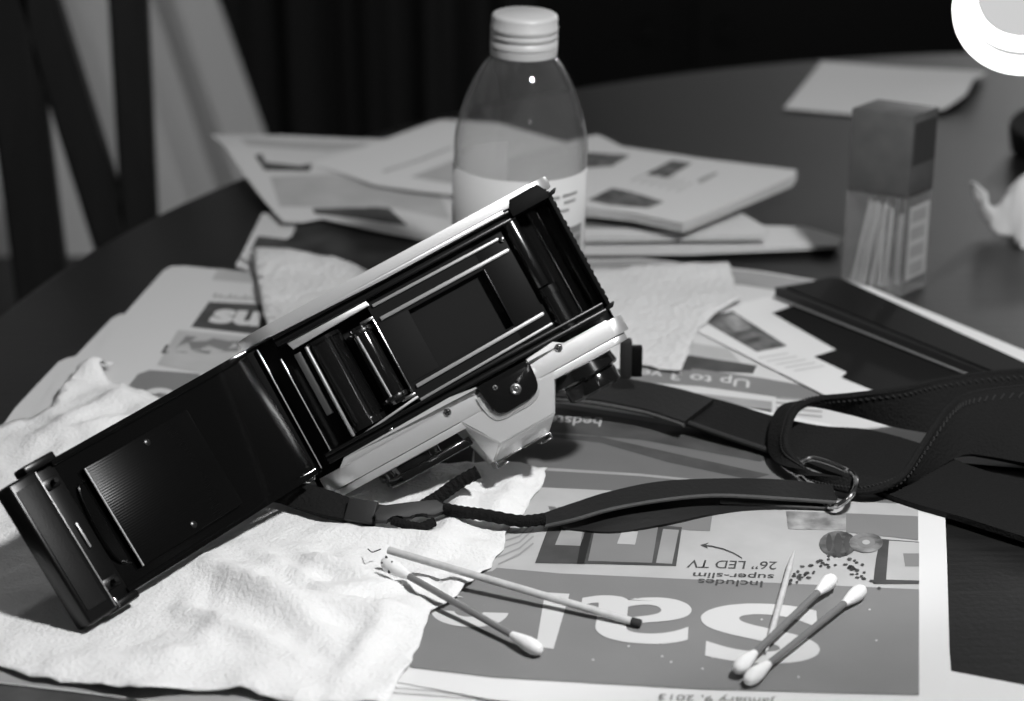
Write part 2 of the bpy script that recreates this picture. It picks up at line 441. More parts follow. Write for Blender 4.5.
bm = bmesh.new(); box(bm, IDF, (-.62, -.13), (1.37, 1.40), (.22, .30), .008); obj('top_rail', bm, M['chair'], ch)
bm = bmesh.new(); box(bm, IDF, (-.57, -.20), (1.39, 1.41), (-.31, -.27), .005); obj('lower_rail', bm, M['chair'], ch)
for x, y in ((-.56, 1.82), (-.21, 1.82), (-.21, 1.46)):
    bm = bmesh.new(); box(bm, IDF, (x - .018, x + .018), (y - .018, y + .018), (-.75, -.31), .004); obj('leg', bm, M['chair'], ch)

# ------------------------------------------------------------------ newspapers lying lowest
# grey-topped newspaper behind the camera ("Up to 3 ye..."): rests on the table
nz = wavy(.0011, .0003, 9, 3)
nb = thing('newspaper', 'newspaper page with a grey strip reading Up to 3 ye beyond the strap', 'newspaper', G(720, 360, 0))
for k, z in enumerate((.0003, .0007)):
    sheet('page', [(556 - 4 * k, 430), (575, 259 + 2 * k), (640, 258 + k), (760, 271), (880, 291), (908, 305), (1045, 372), (1045, 470), (700, 440)], wavy(z, .0001, 9, 3), M['paper'], nb, h=z)
sheet('page', [(556, 432), (575, 261), (640, 259), (760, 272), (880, 292), (906, 306), (1045, 374), (1045, 470), (700, 440)], nz, M['paper'], nb, h=.0011)
printed('printed_band', [(560, 262), (640, 260), (760, 273), (880, 293), (904, 306), (860, 304), (740, 285), (560, 278)], nz, M['ink3'], nb)
printed('printed_band', [(596, 361), (640, 365), (700, 370), (760, 378), (850, 394), (850, 408), (760, 395), (700, 387), (640, 383), (596, 379)], nz, M['ink2'], nb)
words('Up to 3 ye', [(750.5, 378), (641, 367.5), (638, 377.5), (749, 388.5)], nz, M['inkw'], nb, off=.012)
printed('printed_picture', [(640, 357), (690, 356), (757, 366), (753, 374), (686, 371), (638, 368)], nz, M['ink1'], nb)
printed('printed_picture', [(690, 343), (728, 349), (742, 364), (690, 356)], nz, M['ink4'], nb)
printed('printed_picture', [(640, 389), (700, 394), (772, 402), (772, 423), (640, 410)], nz, M['ink3'], nb)
printed('printed_picture', [(690, 402), (772, 410), (772, 423), (660, 412)], nz, M['ink1'], nb)
for k in range(4):
    printed('printed_line', [(776, 397 + 5 * k), (822, 401 + 5 * k), (822, 403 + 5 * k), (776, 399 + 5 * k)], nz, M['ink3'], nb)

# left newspaper with stepped pages ("su")
lb = thing('newspaper', 'fanned newspaper with stepped pages and white su lettering, beside the open door', 'newspaper', G(180, 350, 0))
LP = [([(-8, 440), (15, 408), (58, 362), (66, 358), (100, 350), (300, 330), (420, 300), (420, 420), (200, 470), (40, 470)], .0006),
      ([(60, 372), (112, 318), (120, 314), (140, 314), (300, 310), (420, 300), (420, 420), (220, 450), (30, 420)], .0013),
      ([(110, 330), (164, 270), (172, 266), (185, 266), (258, 273), (420, 268), (420, 420), (240, 430), (84, 372)], .0020)]
for k, (p, z) in enumerate(LP): sheet('page', p, wavy(z, .0002, 8, k), M['paper'], lb, h=z, t=.0003)
lz = wavy(.0020, .0002, 8, 2)
LK = dict(h=.002)
printed('printed_panel', [(209, 302), (271, 305), (268, 336), (191, 327)], lz, M['ink1'], lb, **LK)
words('su', [(207, 323), (258, 327), (264, 312), (217, 309)], lz, M['inkw'], lb, off=.05, h=.002)
printed('printed_picture', [(178, 330), (262, 338), (262, 362), (205, 374), (157, 365)], lz, M['ink4'], lb, **LK)
printed('printed_picture', [(186, 336), (240, 340), (238, 352), (210, 355), (173, 352)], lz, M['ink2'], lb, **LK)
printed('printed_picture', [(166, 345), (172, 345), (167, 354), (161, 353)], lz, M['ink1'], lb, **LK)
printed('printed_panel', [(150, 370), (200, 374), (196, 392), (146, 403), (123, 393), (138, 374)], lz, M['ink2'], lb, **LK)
words('e', [(139, 403), (172, 405), (178, 390), (147, 387)], lz, M['inkw'], lb, off=.05, h=.002)
words('printed', [(213, 300), (258, 303), (260, 298), (216, 294)], lz, M['ink2'], lb, h=.002) if False else None
for k in range(9):
    printed('printed_mark', [(213 + 5 * k, 298 + .35 * k), (216 + 5 * k, 298 + .35 * k), (217.5 + 5 * k, 293.5 + .35 * k + (k % 3)), (214.5 + 5 * k, 293.5 + .35 * k + (k % 3))], lz, M['ink3'], lb, **LK)
printed('printed_panel', [(218, 268.5), (258, 273.5), (260, 284), (212, 280)], lz, M['ink4'], lb, **LK)

# dark photo page under the pile behind
dk = thing('magazine', 'dark picture page with a pale corner under the back papers', 'magazine', G(340, 235, 0))
dz_ = wavy(.0030, .0008, 12, 5)
for k, z in enumerate((.001, .002)): sheet('page', [(238 - 3 * k, 262 + 4 * k), (262, 215), (330, 205), (520, 215), (520, 300), (300, 290)], wavy(z, .0002, 8, k), M['paper'], dk, h=z, t=.0003)
sheet('page', [(240, 258), (262, 213), (330, 205), (520, 215), (520, 290), (300, 285)], dz_, M['paper'], dk, h=.003, t=.0003)
printed('printed_picture', [(300, 216), (330, 207), (515, 218), (515, 285), (300, 280), (268, 250), (292, 236)], dz_, M['darkpage'], dk, h=.003, dz=.0002)
printed('printed_picture', [(258, 236), (290, 240), (300, 252), (250, 252)], dz_, M['ink1'], dk, h=.003, dz=.0002)

# ------------------------------------------------------------------ main advertisement newspaper ("Sale")
mz = wavy(.0026, .00006, 5, 1)
MK = dict(h=.0026)
sl = thing('newspaper', 'newspaper with big upside-down Sale advert under the cotton swabs', 'newspaper', G(760, 590, 0))
sheet('page', [(920, 600), (946, 600), (951, 671), (1045, 689), (1045, 760), (380, 760), (384, 690), (470, 500), (900, 500)], wavy(.0012, .00006, 5, 1), M['white'], sl, h=.0012, t=.0004)
sheet('page', [(470, 480), (480, 405), (940, 490), (948, 660), (950, 735), (389, 692)], wavy(.0017, .00006, 5, 1), M['paper'], sl, h=.0017, t=.0003)
sheet('page', [(470, 480), (480, 400), (940, 487), (949, 671), (950, 735), (393, 687)], wavy(.0021, .00006, 5, 1), M['white'], sl, h=.0021, t=.0003)
sheet('page', [(470, 478), (480, 398), (640, 388), (700, 398), (830, 424), (944, 486), (947, 560), (950, 672), (935, 730), (800, 726), (490, 699), (397, 682), (420, 600)], mz, M['white'], sl, h=.0026, t=.0003)
# upper leaf: mid grey room-set picture with a dark heading band
printed('printed_panel', [(475, 404), (560, 403), (700, 425), (800, 450), (918, 487), (918, 520), (540, 505), (474, 480)], mz, M['inkb'], sl, **MK)
printed('printed_band', [(530, 409), (560, 408), (700, 430), (790, 452), (760, 462), (640, 440), (545, 432), (530, 432)], mz, M['ink1'], sl, dz=.0002, **MK)
words('bedstead', [(602.5, 418.5), (530, 415), (529, 424.5), (600.5, 427)], mz, M['ink4'], sl, off=.012, dz=.0003, **MK)
printed('printed_line', [(545, 468), (640, 474), (740, 484), (740, 486), (640, 476.5), (545, 471)], mz, M['ink3'], sl, dz=.0002, **MK)
printed('printed_band', [(545, 434), (600, 437), (680, 455), (770, 475), (750, 480), (670, 463), (600, 443), (545, 437)], mz, M['ink1'], sl, dz=.0002, **MK)
# lower leaf: pale top of the picture grading to the grey advert
printed('printed_panel', [(478, 485), (918, 505), (919, 590), (560, 575), (470, 570), (440, 590)], mz, M['ink4'], sl, dz=.00025, **MK)
printed('printed_panel', [(440, 586), (470, 566), (560, 574), (919, 590), (919, 696), (700, 690), (493, 678), (410, 668), (412, 640)], mz, M['ink2'], sl, dz=.0003, **MK)
printed('printed_picture', [(552, 518), (600, 521), (682, 528), (676, 567), (600, 565), (535, 564)], mz, M['ink1'], sl, dz=.0004, **MK)
printed('printed_picture', [(565, 522), (588, 524), (580, 547), (555, 546)], mz, M['ink3'], sl, dz=.0005, **MK)
printed('printed_picture', [(596, 524), (658, 528), (652, 564), (588, 562)], mz, M['ink2'], sl, dz=.0005, **MK)
printed('printed_picture', [(622, 532), (638, 533), (635, 546), (617, 545)], mz, M['ink4'], sl, dz=.0006, **MK)
printed('printed_picture', [(663, 530), (679, 531), (672, 565), (656, 564)], mz, M['ink3'], sl, dz=.0005, **MK)
printed('printed_picture', [(584, 524), (594, 525), (584, 565), (577, 565)], mz, M['ink0'], sl, dz=.0005, **MK)
printed('printed_band', [(786, 512), (846, 514), (846, 531), (788, 530)], mz, M['photo2'], sl, dz=.0004, **MK)
printed('printed_band', [(846, 514), (918, 517), (918, 541), (846, 533)], mz, M['ink2'], sl, dz=.0004, **MK)
printed('printed_band', [(548, 507), (712, 517), (710, 532), (690, 531), (553, 519)], mz, M['ink2'], sl, dz=.00035, **MK)
def ell(cx, cy, rx, ry, n=18): return [(cx + rx * math.cos(2 * PI * i / n), cy + ry * math.sin(2 * PI * i / n)) for i in range(n)]
printed('printed_vase', ell(838, 545, 19, 13), mz, M['photo1'], sl, dz=.0005, **MK)
printed('printed_vase', ell(866, 544, 17, 10), mz, M['photo2'], sl, dz=.0006, **MK)
for cx, cy, rx, ry in ((838, 545, 4, 11), (829, 544, 3, 9), (847, 545, 3, 9)): printed('printed_mark', ell(cx, cy, rx, ry, 10), mz, M['ink1'], sl, dz=.0006, **MK)
for rx in (9, 4): printed('printed_mark', ell(866, 544, rx, rx * .6, 12), mz, M['ink2' if rx == 9 else 'ink4'], sl, dz=.0007 + (9 - rx) * .00002, **MK)
printed('printed_frame', [(880, 540), (919, 543), (919, 585), (873, 585), (876, 560)], mz, M['ink1'], sl, dz=.0005, **MK)
printed('printed_picture', [(889, 542), (919, 544), (919, 582), (886, 581)], mz, M['ink4'], sl, dz=.0006, **MK)
printed('printed_picture', [(903, 555), (919, 555), (919, 568), (905, 568)], mz, M['ink2'], sl, dz=.0007, **MK)
rl = random.Random(3)
for k in range(70):                                   # sprays of printed leaves under the vase
    t = rl.random()
    if k % 2: cx, cy = 842 + t * 32 + rl.uniform(-9, 9), 560 + t * 24 + rl.uniform(-7, 7)
    else: cx, cy = 832 - t * 42 + rl.uniform(-6, 6), 561 + t * 20 + rl.uniform(-6, 6)
    printed('printed_leaf', ell(cx, cy, rl.uniform(1.4, 3.0), rl.uniform(.8, 1.6), 6), mz, M['ink1'], sl, dz=.0006, **MK)
# curved printed arrow
arc = [(702, 546), (712, 547), (724, 550), (734, 554), (742, 559)]
printed('printed_arrow', [(x, y - .6) for x, y in arc] + [(x, y + .8) for x, y in arc[::-1]], mz, M['ink1'], sl, dz=.0004, **MK)
printed('printed_arrow', [(700, 546), (709, 543.4), (706, 546), (708, 549.5)], mz, M['ink1'], sl, dz=.00042, **MK)
words('26\u201d LED TV', [(777.5, 562.5), (689, 560.5), (686.5, 568.5), (776, 570.5)], mz, M['ink1'], sl, off=.005, dz=.0004, **MK)
words('super-slim', [(774.5, 573.5), (694, 571.5), (692, 578.5), (773, 581)], mz, M['ink1'], sl, off=.01, dz=.0004, **MK)
words('Includes', [(763, 582), (698.5, 579.5), (697, 585.5), (762, 588.5)], mz, M['ink1'], sl, off=.01, dz=.0004, **MK)
for c_, q_ in (('S', [(817, 606), (702, 603.5), (697, 661), (821, 668)]), ('a', [(692, 600), (583, 595.5), (575, 641), (690, 647.5)]),
               ('l', [(569.5, 595), (545, 593.5), (536, 648), (553.5, 650)]), ('e', [(510, 592), (438, 586), (424, 625), (508, 631)])):
    words(c_, q_, mz, M['inkw'], sl, off=.010 if c_ == 'a' else .026, dz=.0005, name='printed_letter', label='big white letter %s, printed upside down' % c_, **MK)
words('January 9, 2013', [(776, 697.5), (660, 693), (658, 700.5), (775, 706)], mz, M['ink2'], sl, dz=.0004, **MK)
for k in range(16):
    x, y = rl.uniform(560, 905), rl.uniform(598, 682); printed('printed_mark', ell(x, y, 1.3, .9, 6), mz, M['inkw'], sl, dz=.00045, **MK)
# picture under the towel edge, at the fold of the page
printed('printed_picture', [(505, 505), (532, 490), (560, 492), (556, 520), (530, 545), (492, 572), (470, 575)], mz, M['ink4'], sl, dz=.00035, **MK)
for k in range(5):
    printed('printed_line', [(498, 566 - 7 * k), (520, 556 - 6 * k), (534, 545 - 7 * k), (533, 543.5 - 7 * k), (519, 554.5 - 6 * k), (498, 564.5 - 7 * k)], mz, M['ink3'], sl, dz=.0005, **MK)

# ------------------------------------------------------------------ white leaflets and dark case at the right
lf = thing('leaflet', 'white leaflet with a small photo and dark stepped panel, beneath the black case', 'leaflet', G(800, 350, 0))
fz = wavy(.0021, .0003, 10, 4)
sheet('page', [(672, 318), (705, 312), (765, 297), (800, 296), (850, 281), (1045, 367), (1045, 470), (905, 412), (880, 402), (826, 396)], fz, M['white'], lf, h=.0021, t=.0002)
printed('printed_photo', [(699, 318), (733, 311), (787, 346), (757, 352)], fz, M['photo1'], lf, h=.0021)
printed('printed_photo', [(720, 317), (736, 314), (752, 328), (735, 332)], fz, M['photo2'], lf, h=.0021, dz=.0002)
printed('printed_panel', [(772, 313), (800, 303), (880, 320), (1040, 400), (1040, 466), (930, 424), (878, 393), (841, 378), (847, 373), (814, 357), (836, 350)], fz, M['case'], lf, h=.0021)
for k in range(5):
    x = 757 + k * 9; y = 358 + k * 3.2
    printed('printed_line', [(x, y), (x + 30, y - 5), (x + 32, y - 4), (x + 2, y + 1)], fz, M['ink5'], lf, h=.0021)
sheet2 = sheet('paper_sheet', [(832, 283), (850, 279), (1045, 359), (1045, 385), (960, 352)], wavy(.0026, .0003, 9, 6), M['white'], None, h=.0026, t=.0002)
tag(sheet2, 'narrow white paper strip showing beyond the black case', 'paper')

cs = thing('slim_case', 'long flat black case lying on the white leaflet', 'case', G(800, 290, .0024))
CB_, CT_ = .0031, .0092
CP = [G(774, 297, CB_), G(1040, 404, CB_)]
CQ = [G(786, 287, CT_), G(1040, 390, CT_), G(1040, 369, CT_), G(840, 277.5, CT_), G(829, 277, CT_)]
def slab(bm, lo, hi):
    a = [bm.verts.new(p) for p in lo]; b = [bm.verts.new(p) for p in hi]; n = len(a)
    bm.faces.new(a[::-1]); bm.faces.new(b)
    for i in range(n): bm.faces.new((a[i], a[(i + 1) % n], b[(i + 1) % n], b[i]))
    return bm
BQ = [CP[0], CP[1]] + [Vector((p.x, p.y, CB_)) for p in CQ[2:]]
up_ = Vector((0, 0, CT_ - .0010 - CB_))
bm = bmesh.new(); slab(bm, BQ, [p + up_ for p in BQ]); bmesh.ops.bevel(bm, geom=bm.edges[:], offset=.0005, segments=2, affect='EDGES'); obj('body', bm, M['case_side'], cs)
bm = bmesh.new(); slab(bm, [Vector((p.x, p.y, CT_ - .0009)) for p in CQ], CQ); bmesh.ops.bevel(bm, geom=bm.edges[:], offset=.0002, segments=2, affect='EDGES'); obj('cover', bm, M['case'], cs)
bm = bmesh.new(); tube(bm, [CP[0] + Vector((0, -.0003, .0003)), CP[1] + Vector((0, -.0003, .0003))], .0005, 8); obj('trim', bm, M['edge'], cs)

# ------------------------------------------------------------------ papers at the back
def curl(z, fx, fy, r, amp):   # lifts towards a corner
    def f(x, y):
        d = math.hypot(x - fx, y - fy); return z + amp * max(0, 1 - d / r) ** 2 + .0006 * noise.noise(Vector((x * 15, y * 15, z * 900)))
    return f
c0 = G(207, 138, .02)
p1 = thing('newspaper', 'newspaper sheet with a lifted corner at the back left', 'newspaper', G(330, 180, .003))
z1 = curl(.0058, c0.x, c0.y, .16, .010)
sheet('page', [(210, 140), (300, 137), (480, 135), (600, 160), (600, 235), (430, 236), (380, 226), (322, 213), (303, 217), (283, 217), (258, 192)], z1, M['paper'], p1, h=.009, t=.0003)
K1 = dict(h=.008)
printed('printed_picture', [(255, 163), (262, 161), (266, 168), (300, 169), (312, 166), (310, 173), (265, 175)], z1, M['ink1'], p1, **K1)
printed('printed_picture', [(312, 206), (388, 203), (408, 222), (360, 215), (315, 211)], z1, M['ink1'], p1, **K1)
printed('printed_panel', [(270, 180), (330, 175), (440, 190), (450, 215), (395, 204), (280, 205)], z1, M['ink4'], p1, **K1)
printed('printed_panel', [(240, 146), (380, 143), (330, 153), (248, 154)], z1, M['ink4'], p1, **K1)
p2 = thing('paper_sheet', 'plain pale sheet lying over the back left newspaper', 'paper', G(400, 160, .009))
z2 = curl(.0088, *G(450, 130, .01).xy, .11, .004)
sheet('page', [(309, 162), (345, 152), (440, 122), (500, 124), (600, 150), (600, 200), (460, 193), (420, 189), (375, 183), (340, 171)], z2, M['white'], p2, h=.010, t=.0003)
printed('printed_line', [(382, 169), (420, 158), (452, 147), (453, 149), (420, 160.5), (384, 171)], z2, M['ink4'], p2, h=.010)
printed('printed_panel', [(410, 175), (452, 160), (480, 165), (480, 186)], z2, M['ink4'], p2, h=.010)

# back right: two loose sheets under a folded newspaper
s4 = thing('newspaper', 'lowest thin folded newspaper behind the bottle, tapering to the right', 'newspaper', G(700, 240, 0))
z4 = wavy(.0042, .0005, 10, 8)
for k, z in enumerate((.0012, .0022, .0032)): sheet('page', [(480, 250), (500, 215), (800, 229), (838, 240), (836, 248), (690, 254), (560, 254)], wavy(z, .0003, 10, k), M['paper'], s4, h=z, t=.0005)
sheet('page', [(480, 248), (500, 212), (760, 226), (805, 227), (842, 238), (838, 246), (690, 250), (560, 249)], z4, M['paper'], s4, h=.004, t=.0004)
s3 = thing('newspaper', 'folded newspaper in the middle of the pile right of the bottle', 'newspaper', G(660, 228, .005))
z3 = wavy(.0088, .0006, 12, 9)
for k, z in enumerate((.0058, .0068, .0078)): sheet('page', [(490, 240), (500, 205), (740, 216), (768, 229), (764, 239), (560, 241)], wavy(z, .0003, 10, k), M['paper'], s3, h=z, t=.0005)
sheet('page', [(490, 236), (500, 200), (742, 212), (769, 228), (763, 235), (560, 237)], z3, M['paper'], s3, h=.009, t=.0004)
printed('printed_band', [(585, 218), (640, 220), (700, 222), (680, 229), (585, 228)], z3, M['ink2'], s3, h=.009)
s2 = thing('newspaper', 'thick folded newspaper topmost on the pile right of the bottle', 'newspaper', G(680, 190, .012))
GP = [(478, 190), (500, 160), (588, 136), (598, 134), (622, 146), (700, 158), (797, 170), (792, 178), (690, 221), (683, 223), (630, 212), (575, 206)]
for k in range(4):
    z = .0150 + k * .0009; o_ = (.0188 - z) * 2050
    sheet('page', [(x - (o_ * .10 * (k % 2) if x > 700 else 0), y + o_ - .6 * (k % 2)) for x, y in GP], wavy(z, .0002, 9, k), M['paper'], s2, h=z, t=.0005)
z5 = wavy(.0188, .0004, 9, 5)
sheet('page', GP, z5, M['paper'], s2, h=.0188, t=.0005)
K5 = dict(h=.0188)
printed('printed_picture', [(585, 152), (630, 155), (612, 166), (585, 168)], z5, M['photo1'], s2, **K5)
printed('printed_picture', [(672, 160), (692, 163), (668, 178), (646, 174)], z5, M['photo1'], s2, **K5)
printed('printed_picture', [(588, 200), (612, 188), (632, 192), (664, 202), (648, 208), (610, 205)], z5, M['photo1'], s2, **K5)
printed('printed_line', [(697, 180), (716, 172), (718, 174), (700, 184)], z5, M['ink3'], s2, **K5)
for k in range(6): printed('printed_line', [(630 + 9 * k, 181 + 2 * k), (652 + 8 * k, 170 + 2.4 * k), (653.5 + 8 * k, 171 + 2.4 * k), (632 + 9 * k, 182 + 2 * k)], z5, M['ink4'], s2, **K5)

ps = sheet('paper_sheet', [(784, 104), (822, 57), (900, 63), (987, 71), (966, 98), (945, 107), (880, 112)], curl(.0012, *G(975, 80, .01).xy, .09, .010), M['white'], None, h=.004, t=.0003)
tag(ps, 'blank white sheet near the far table edge behind the swab box', 'paper')

# ------------------------------------------------------------------ paper towels
def ridge(x, y, ax, ay, bx, by, w, a):
    dx, dy = bx - ax, by - ay; L2 = dx * dx + dy * dy; t = max(0, min(1, ((x - ax) * dx + (y - ay) * dy) / L2))
    d = math.hypot(x - ax - t * dx, y - ay - t * dy); return a * math.exp(-(d / w) ** 2) * math.sin(PI * (.08 + .84 * t))
FOLD = [((200, 560), (330, 640), .005, .008), ((300, 560), (390, 590), .004, .007), ((250, 600), (420, 620), .004, .006), ((180, 610), (300, 660), .004, .006), ((330, 530), (470, 545), .005, .005),
        ((150, 560), (210, 530), .004, .004), ((60, 660), (240, 655), .006, .003), ((400, 600), (340, 690), .005, .005), ((240, 540), (330, 600), .0035, .004), ((430, 585), (330, 600), .004, .004),
        ((20, 450), (120, 400), .006, .006), ((60, 440), (140, 420), .004, .004), ((80, 380), (110, 370), .006, .010), ((100, 390), (180, 430), .006, .005), ((520, 468), (500, 525), .004, .003), ((470, 480), (440, 545), .004, .003)]
FG = [(G(*a, .004), G(*b, .004), w, h) for a, b, w, h in FOLD]
CAL = [(G(*p, .003), r) for p, r in (((338, 500), .028), ((79, 627), .022), ((300, 500), .025), ((100, 612), .02))]
def towel_z(x, y):
    z = 0.
    for a, b, w, h in FG: z += ridge(x, y, a.x, a.y, b.x, b.y, w, h)
    n = noise.noise(Vector((x * 38, y * 38, 2.))); n2 = abs(noise.noise(Vector((x * 75, y * 60, 5.))))
    z += .0034 * max(0, n + .25) + .0040 * n2
    k = 1.
    for c, r in CAL: k *= 1 - math.exp(-(((x - c.x) ** 2 + (y - c.y) ** 2) / r ** 2))
    z = z * (.12 + .88 * k)
    c = G(345, 497, .002); dip = math.exp(-(((x - c.x) ** 2 + (y - c.y) ** 2) / .018 ** 2) ** 2)
    return .0032 - .0027 * dip + .85 * z * (1 - dip) + (.0005 - .0004 * dip) * noise.noise(Vector((x * 260, y * 260, 8.)))
TW = [(-60, 452), (0, 426), (30, 416), (52, 407), (62, 392), (74, 381), (82, 366), (96, 361), (113, 366), (100, 377), (118, 384), (170, 400), (260, 400), (330, 440), (380, 470), (440, 464), (520, 462), (547, 469), (541, 488), (530, 500), (524, 515),
      (506, 530), (503, 548), (492, 562), (474, 582), (466, 588), (458, 601), (446, 606), (432, 612), (424, 628), (418, 645), (408, 666), (398, 682), (388, 705), (300, 703), (240, 690), (190, 689), (140, 693), (100, 686), (60, 680), (30, 675), (0, 664), (-60, 655)]
bm = bmesh.new(); sheet_bm(bm, px(TW, .004), towel_z, .0032, .0012, 1); thicken(bm, .0004)
tag(obj('paper_towel', bm, M['towel'], angle=2.), 'crumpled white paper towel spread in front, beneath the open camera', 'paper towel')

nl = thing('newspaper', 'grey newspaper edge showing below the paper towel at the bottom', 'newspaper', G(150, 690, 0))
sheet('page', [(-60, 640), (380, 640), (380, 740), (-60, 725)], flat(.0006), M['paper'], nl, h=.0006)
printed('printed_panel', [(-60, 645), (378, 645), (378, 738), (-60, 723)], flat(.0006), M['ink1'], nl, h=.0006)
sheet('page', [(-60, 640), (380, 640), (380, 730), (300, 722), (140, 700), (60, 690), (0, 683), (-60, 676)], flat(.0014), M['paper'], nl, h=.0014, t=.0004)
printed('printed_panel', [(-60, 642), (378, 642), (378, 728), (300, 721), (140, 699), (60, 689), (0, 682), (-60, 675)], flat(.0014), M['ink3'], nl, h=.0014)

def nap_z(b, a, s): return lambda x, y: b + a * max(0, noise.noise(Vector((x * 26, y * 26, s))) + .3) + .5 * a * abs(noise.noise(Vector((x * 60, y * 60, s + 3)))) + .0003 * noise.noise(Vector((x * 260, y * 260, s)))
bm = bmesh.new(); sheet_bm(bm, px([(575, 270), (640, 267), (728, 267), (734, 284), (742, 303), (718, 315), (699, 329), (692, 348), (681, 372), (660, 369), (640, 364), (600, 372), (540, 350)], .003), nap_z(.0030, .003, 4), .004, .0006, 3); thicken(bm, .0004)
tag(obj('paper_napkin', bm, M['napkin'], angle=2.), 'embossed white napkin lying beyond the camera by the leaflet', 'napkin')
bm = bmesh.new(); sheet_bm(bm, px([(253, 247), (290, 247), (332, 254), (366, 268), (420, 290), (400, 330), (300, 345), (268, 328), (263, 308), (257, 275)], .008), nap_z(.0052, .004, 7), .004, .0005, 5); thicken(bm, .0004)
tag(obj('paper_napkin', bm, M['napkin'], angle=2.), 'creased white napkin tucked behind the top edge of the camera', 'napkin')

# ------------------------------------------------------------------ the film camera
Lc = Vector((.876, -.48, .12)).normalized(); Hc = Vector((.48, .876, 0)); Hc = (Hc - Lc * Lc.dot(Hc)).normalized(); Wc = -(Lc.cross(Hc))
def c2w(p): return Vector((p.x, p.z * C_ - p.y * S_, -p.z * S_ - p.y * C_))
L_, H_, W_ = c2w(Lc), c2w(Hc), c2w(Wc)
O_ = Vector((0, 0, CH)) + c2w(Vector(((238 - 512) / FPX, (340 - 350.5) / FPX, 1)) * .82)
KS = .82 / .835 / 1000
def FB(u, v, w): return O_ + (L_ * u + H_ * v + W_ * w) * KS           # along, from base plate to top plate, towards the open back (mm)
al = math.radians(38)
D_ = (-L_ * math.cos(al) + W_ * math.sin(al) + H_ * .05).normalized(); H2 = (H_ - D_ * H_.dot(D_)).normalized(); N_ = D_.cross(H2)
OD = O_ - L_ * .002
def FD(d, h, n): return OD + (D_ * d + H2 * h + N_ * n) / 1000
A = Matrix((L_, -H_, W_)).transposed().to_4x4(); A.translation = FB(8, 70, -15)
fc = thing('film_camera', 'open 35 mm film camera, silver and black, propped upside down', 'camera', A)
def part(name, fn, m, parent=fc, **k):
    bm = bmesh.new(); fn(bm); return obj(name, bm, m, parent, **k)

def f(bm):
    prism(bm, FB, rounded(0, 136, -29, -16, (6, 6, 12, 12)), 4, 66, axis=1, bev=.0004)
part('body_shell', f, M['leatherette'])
# base plate (uppermost here) and top plate, both satin silver
def f(bm):
    prism(bm, FB, [(a, b) for a, b in rounded(-.5, 137.5, -30, 0, (9, 14, 13, 13), 8)], 0, 4.6, axis=1, bev=.0005)
    prism(bm, FB, [(10, 4.4), (114.5, 4.4), (114.5, 5.9), (60, 6.1), (12, 4.9)], -4, 0, .0001)
part('base_plate', f, M['silver'])
def f(bm):
    prism(bm, FB, rounded(2, 137, -30, .4, (7, 14, 13, 10), 8), 62.2, 69.0, axis=1, bev=.0002)
    prism(bm, FB, [(10, 62.6), (14, 59.4), (61, 58.6), (72, 60), (72, 63), (94.5, 63), (94.5, 60), (107, 58.9), (110.7, 61.6), (129, 61.5), (131, 62.6)], -3, .4, .00015)
part('top_plate', f, M['silver'])
def f(bm): prism(bm, FB, rounded(4, 135.0, -29, .0, (7, 14, 13, 10), 8), 69.3, 72.2, axis=1, bev=.0003)
part('top_plate_skirt', f, M['silver'])
# pentaprism housing
def f(bm):
    pts = [(60, 69, .6), (102, 69, .6), (94.2, 84, .6), (69.8, 84, .6), (64.5, 89.5, -6), (89.5, 89.5, -6), (64, 90, -24), (90, 90, -24), (58, 69, -29), (104, 69, -29), (58, 69, -6), (104, 69, -6)]
    r = bmesh.ops.convex_hull(bm, input=[bm.verts.new(FB(*p)) for p in pts])
    bmesh.ops.delete(bm, geom=[v for v in bm.verts if not v.link_faces], context='VERTS')
    bmesh.ops.bevel(bm, geom=[e for e in bm.edges if len(e.link_faces) == 2 and e.calc_face_angle(0) > .3], offset=.0005, segments=2, affect='EDGES')
ph = part('prism_housing', f, M['silver'])
def f(bm): prism(bm, FB, round_poly([(69.7, 64), (70, 68.5), (72.0, 76.3), (91.5, 76.5), (95.8, 67.9), (95.8, 64)], [0, 2, 4, 5, 3, 0]), -.5, 1.1, .0003)
part('eyepiece_surround', f, M['silver'], ph)
def f(bm):
    out = round_poly([(72.0, 60.2), (94.8, 60.2), (93.8, 74.0), (73.6, 74.6)], [1, 2, 6, 4], 7)
    prism(bm, FB, out, 0, 2.6, .0007, 3)
ey = part('eyepiece', f, M['gloss'])
def f(bm): prism(bm, FB, round_poly([(74.6, 62.2), (92.6, 62.2), (91.6, 72.2), (75.8, 72.8)], [1, 1, 4, 3], 6), 2.5, 2.75, .0001)
part('eyepiece_window', f, M['gloss'], ey)
def f(bm): lathe(bm, FB(84.9, 68.2, 2.5), W_, [(0, .0023), (.0009, .0022), (.0010, .0016), (.0006, .0014)], 24)
part('lens_ring', f, M['steel'], ey)
def f(bm): lathe(bm, FB(84.9, 68.2, 3.1), W_, [(0, .0013), (.0004, .0009), (.0005, .0002)], 16)
part('lens_button', f, M['steel'], ey)
def screw(u, v, w, r, parent=fc, m='steel'):
    def f(bm): lathe(bm, FB(u, v, w), W_, [(0, r), (.0004, r), (.0007, r * .8), (.0008, .0001)], 18)
    s = part('screw', f, M[m], parent)
    def f(bm):
        box(bm, FB, (u - r * 800, u + r * 800), (v - .22, v + .22), (w + .5, w + .85)); box(bm, FB, (u - .22, u + .22), (v - r * 800, v + r * 800), (w + .5, w + .85))
    part('screw_slot', f, M['black'], s)
screw(57.5, 63.3, .4, .0016); screw(107.9, 62.1, .4, .0016); screw(78.2, 63.8, 2.6, .0010, ey, 'edge')
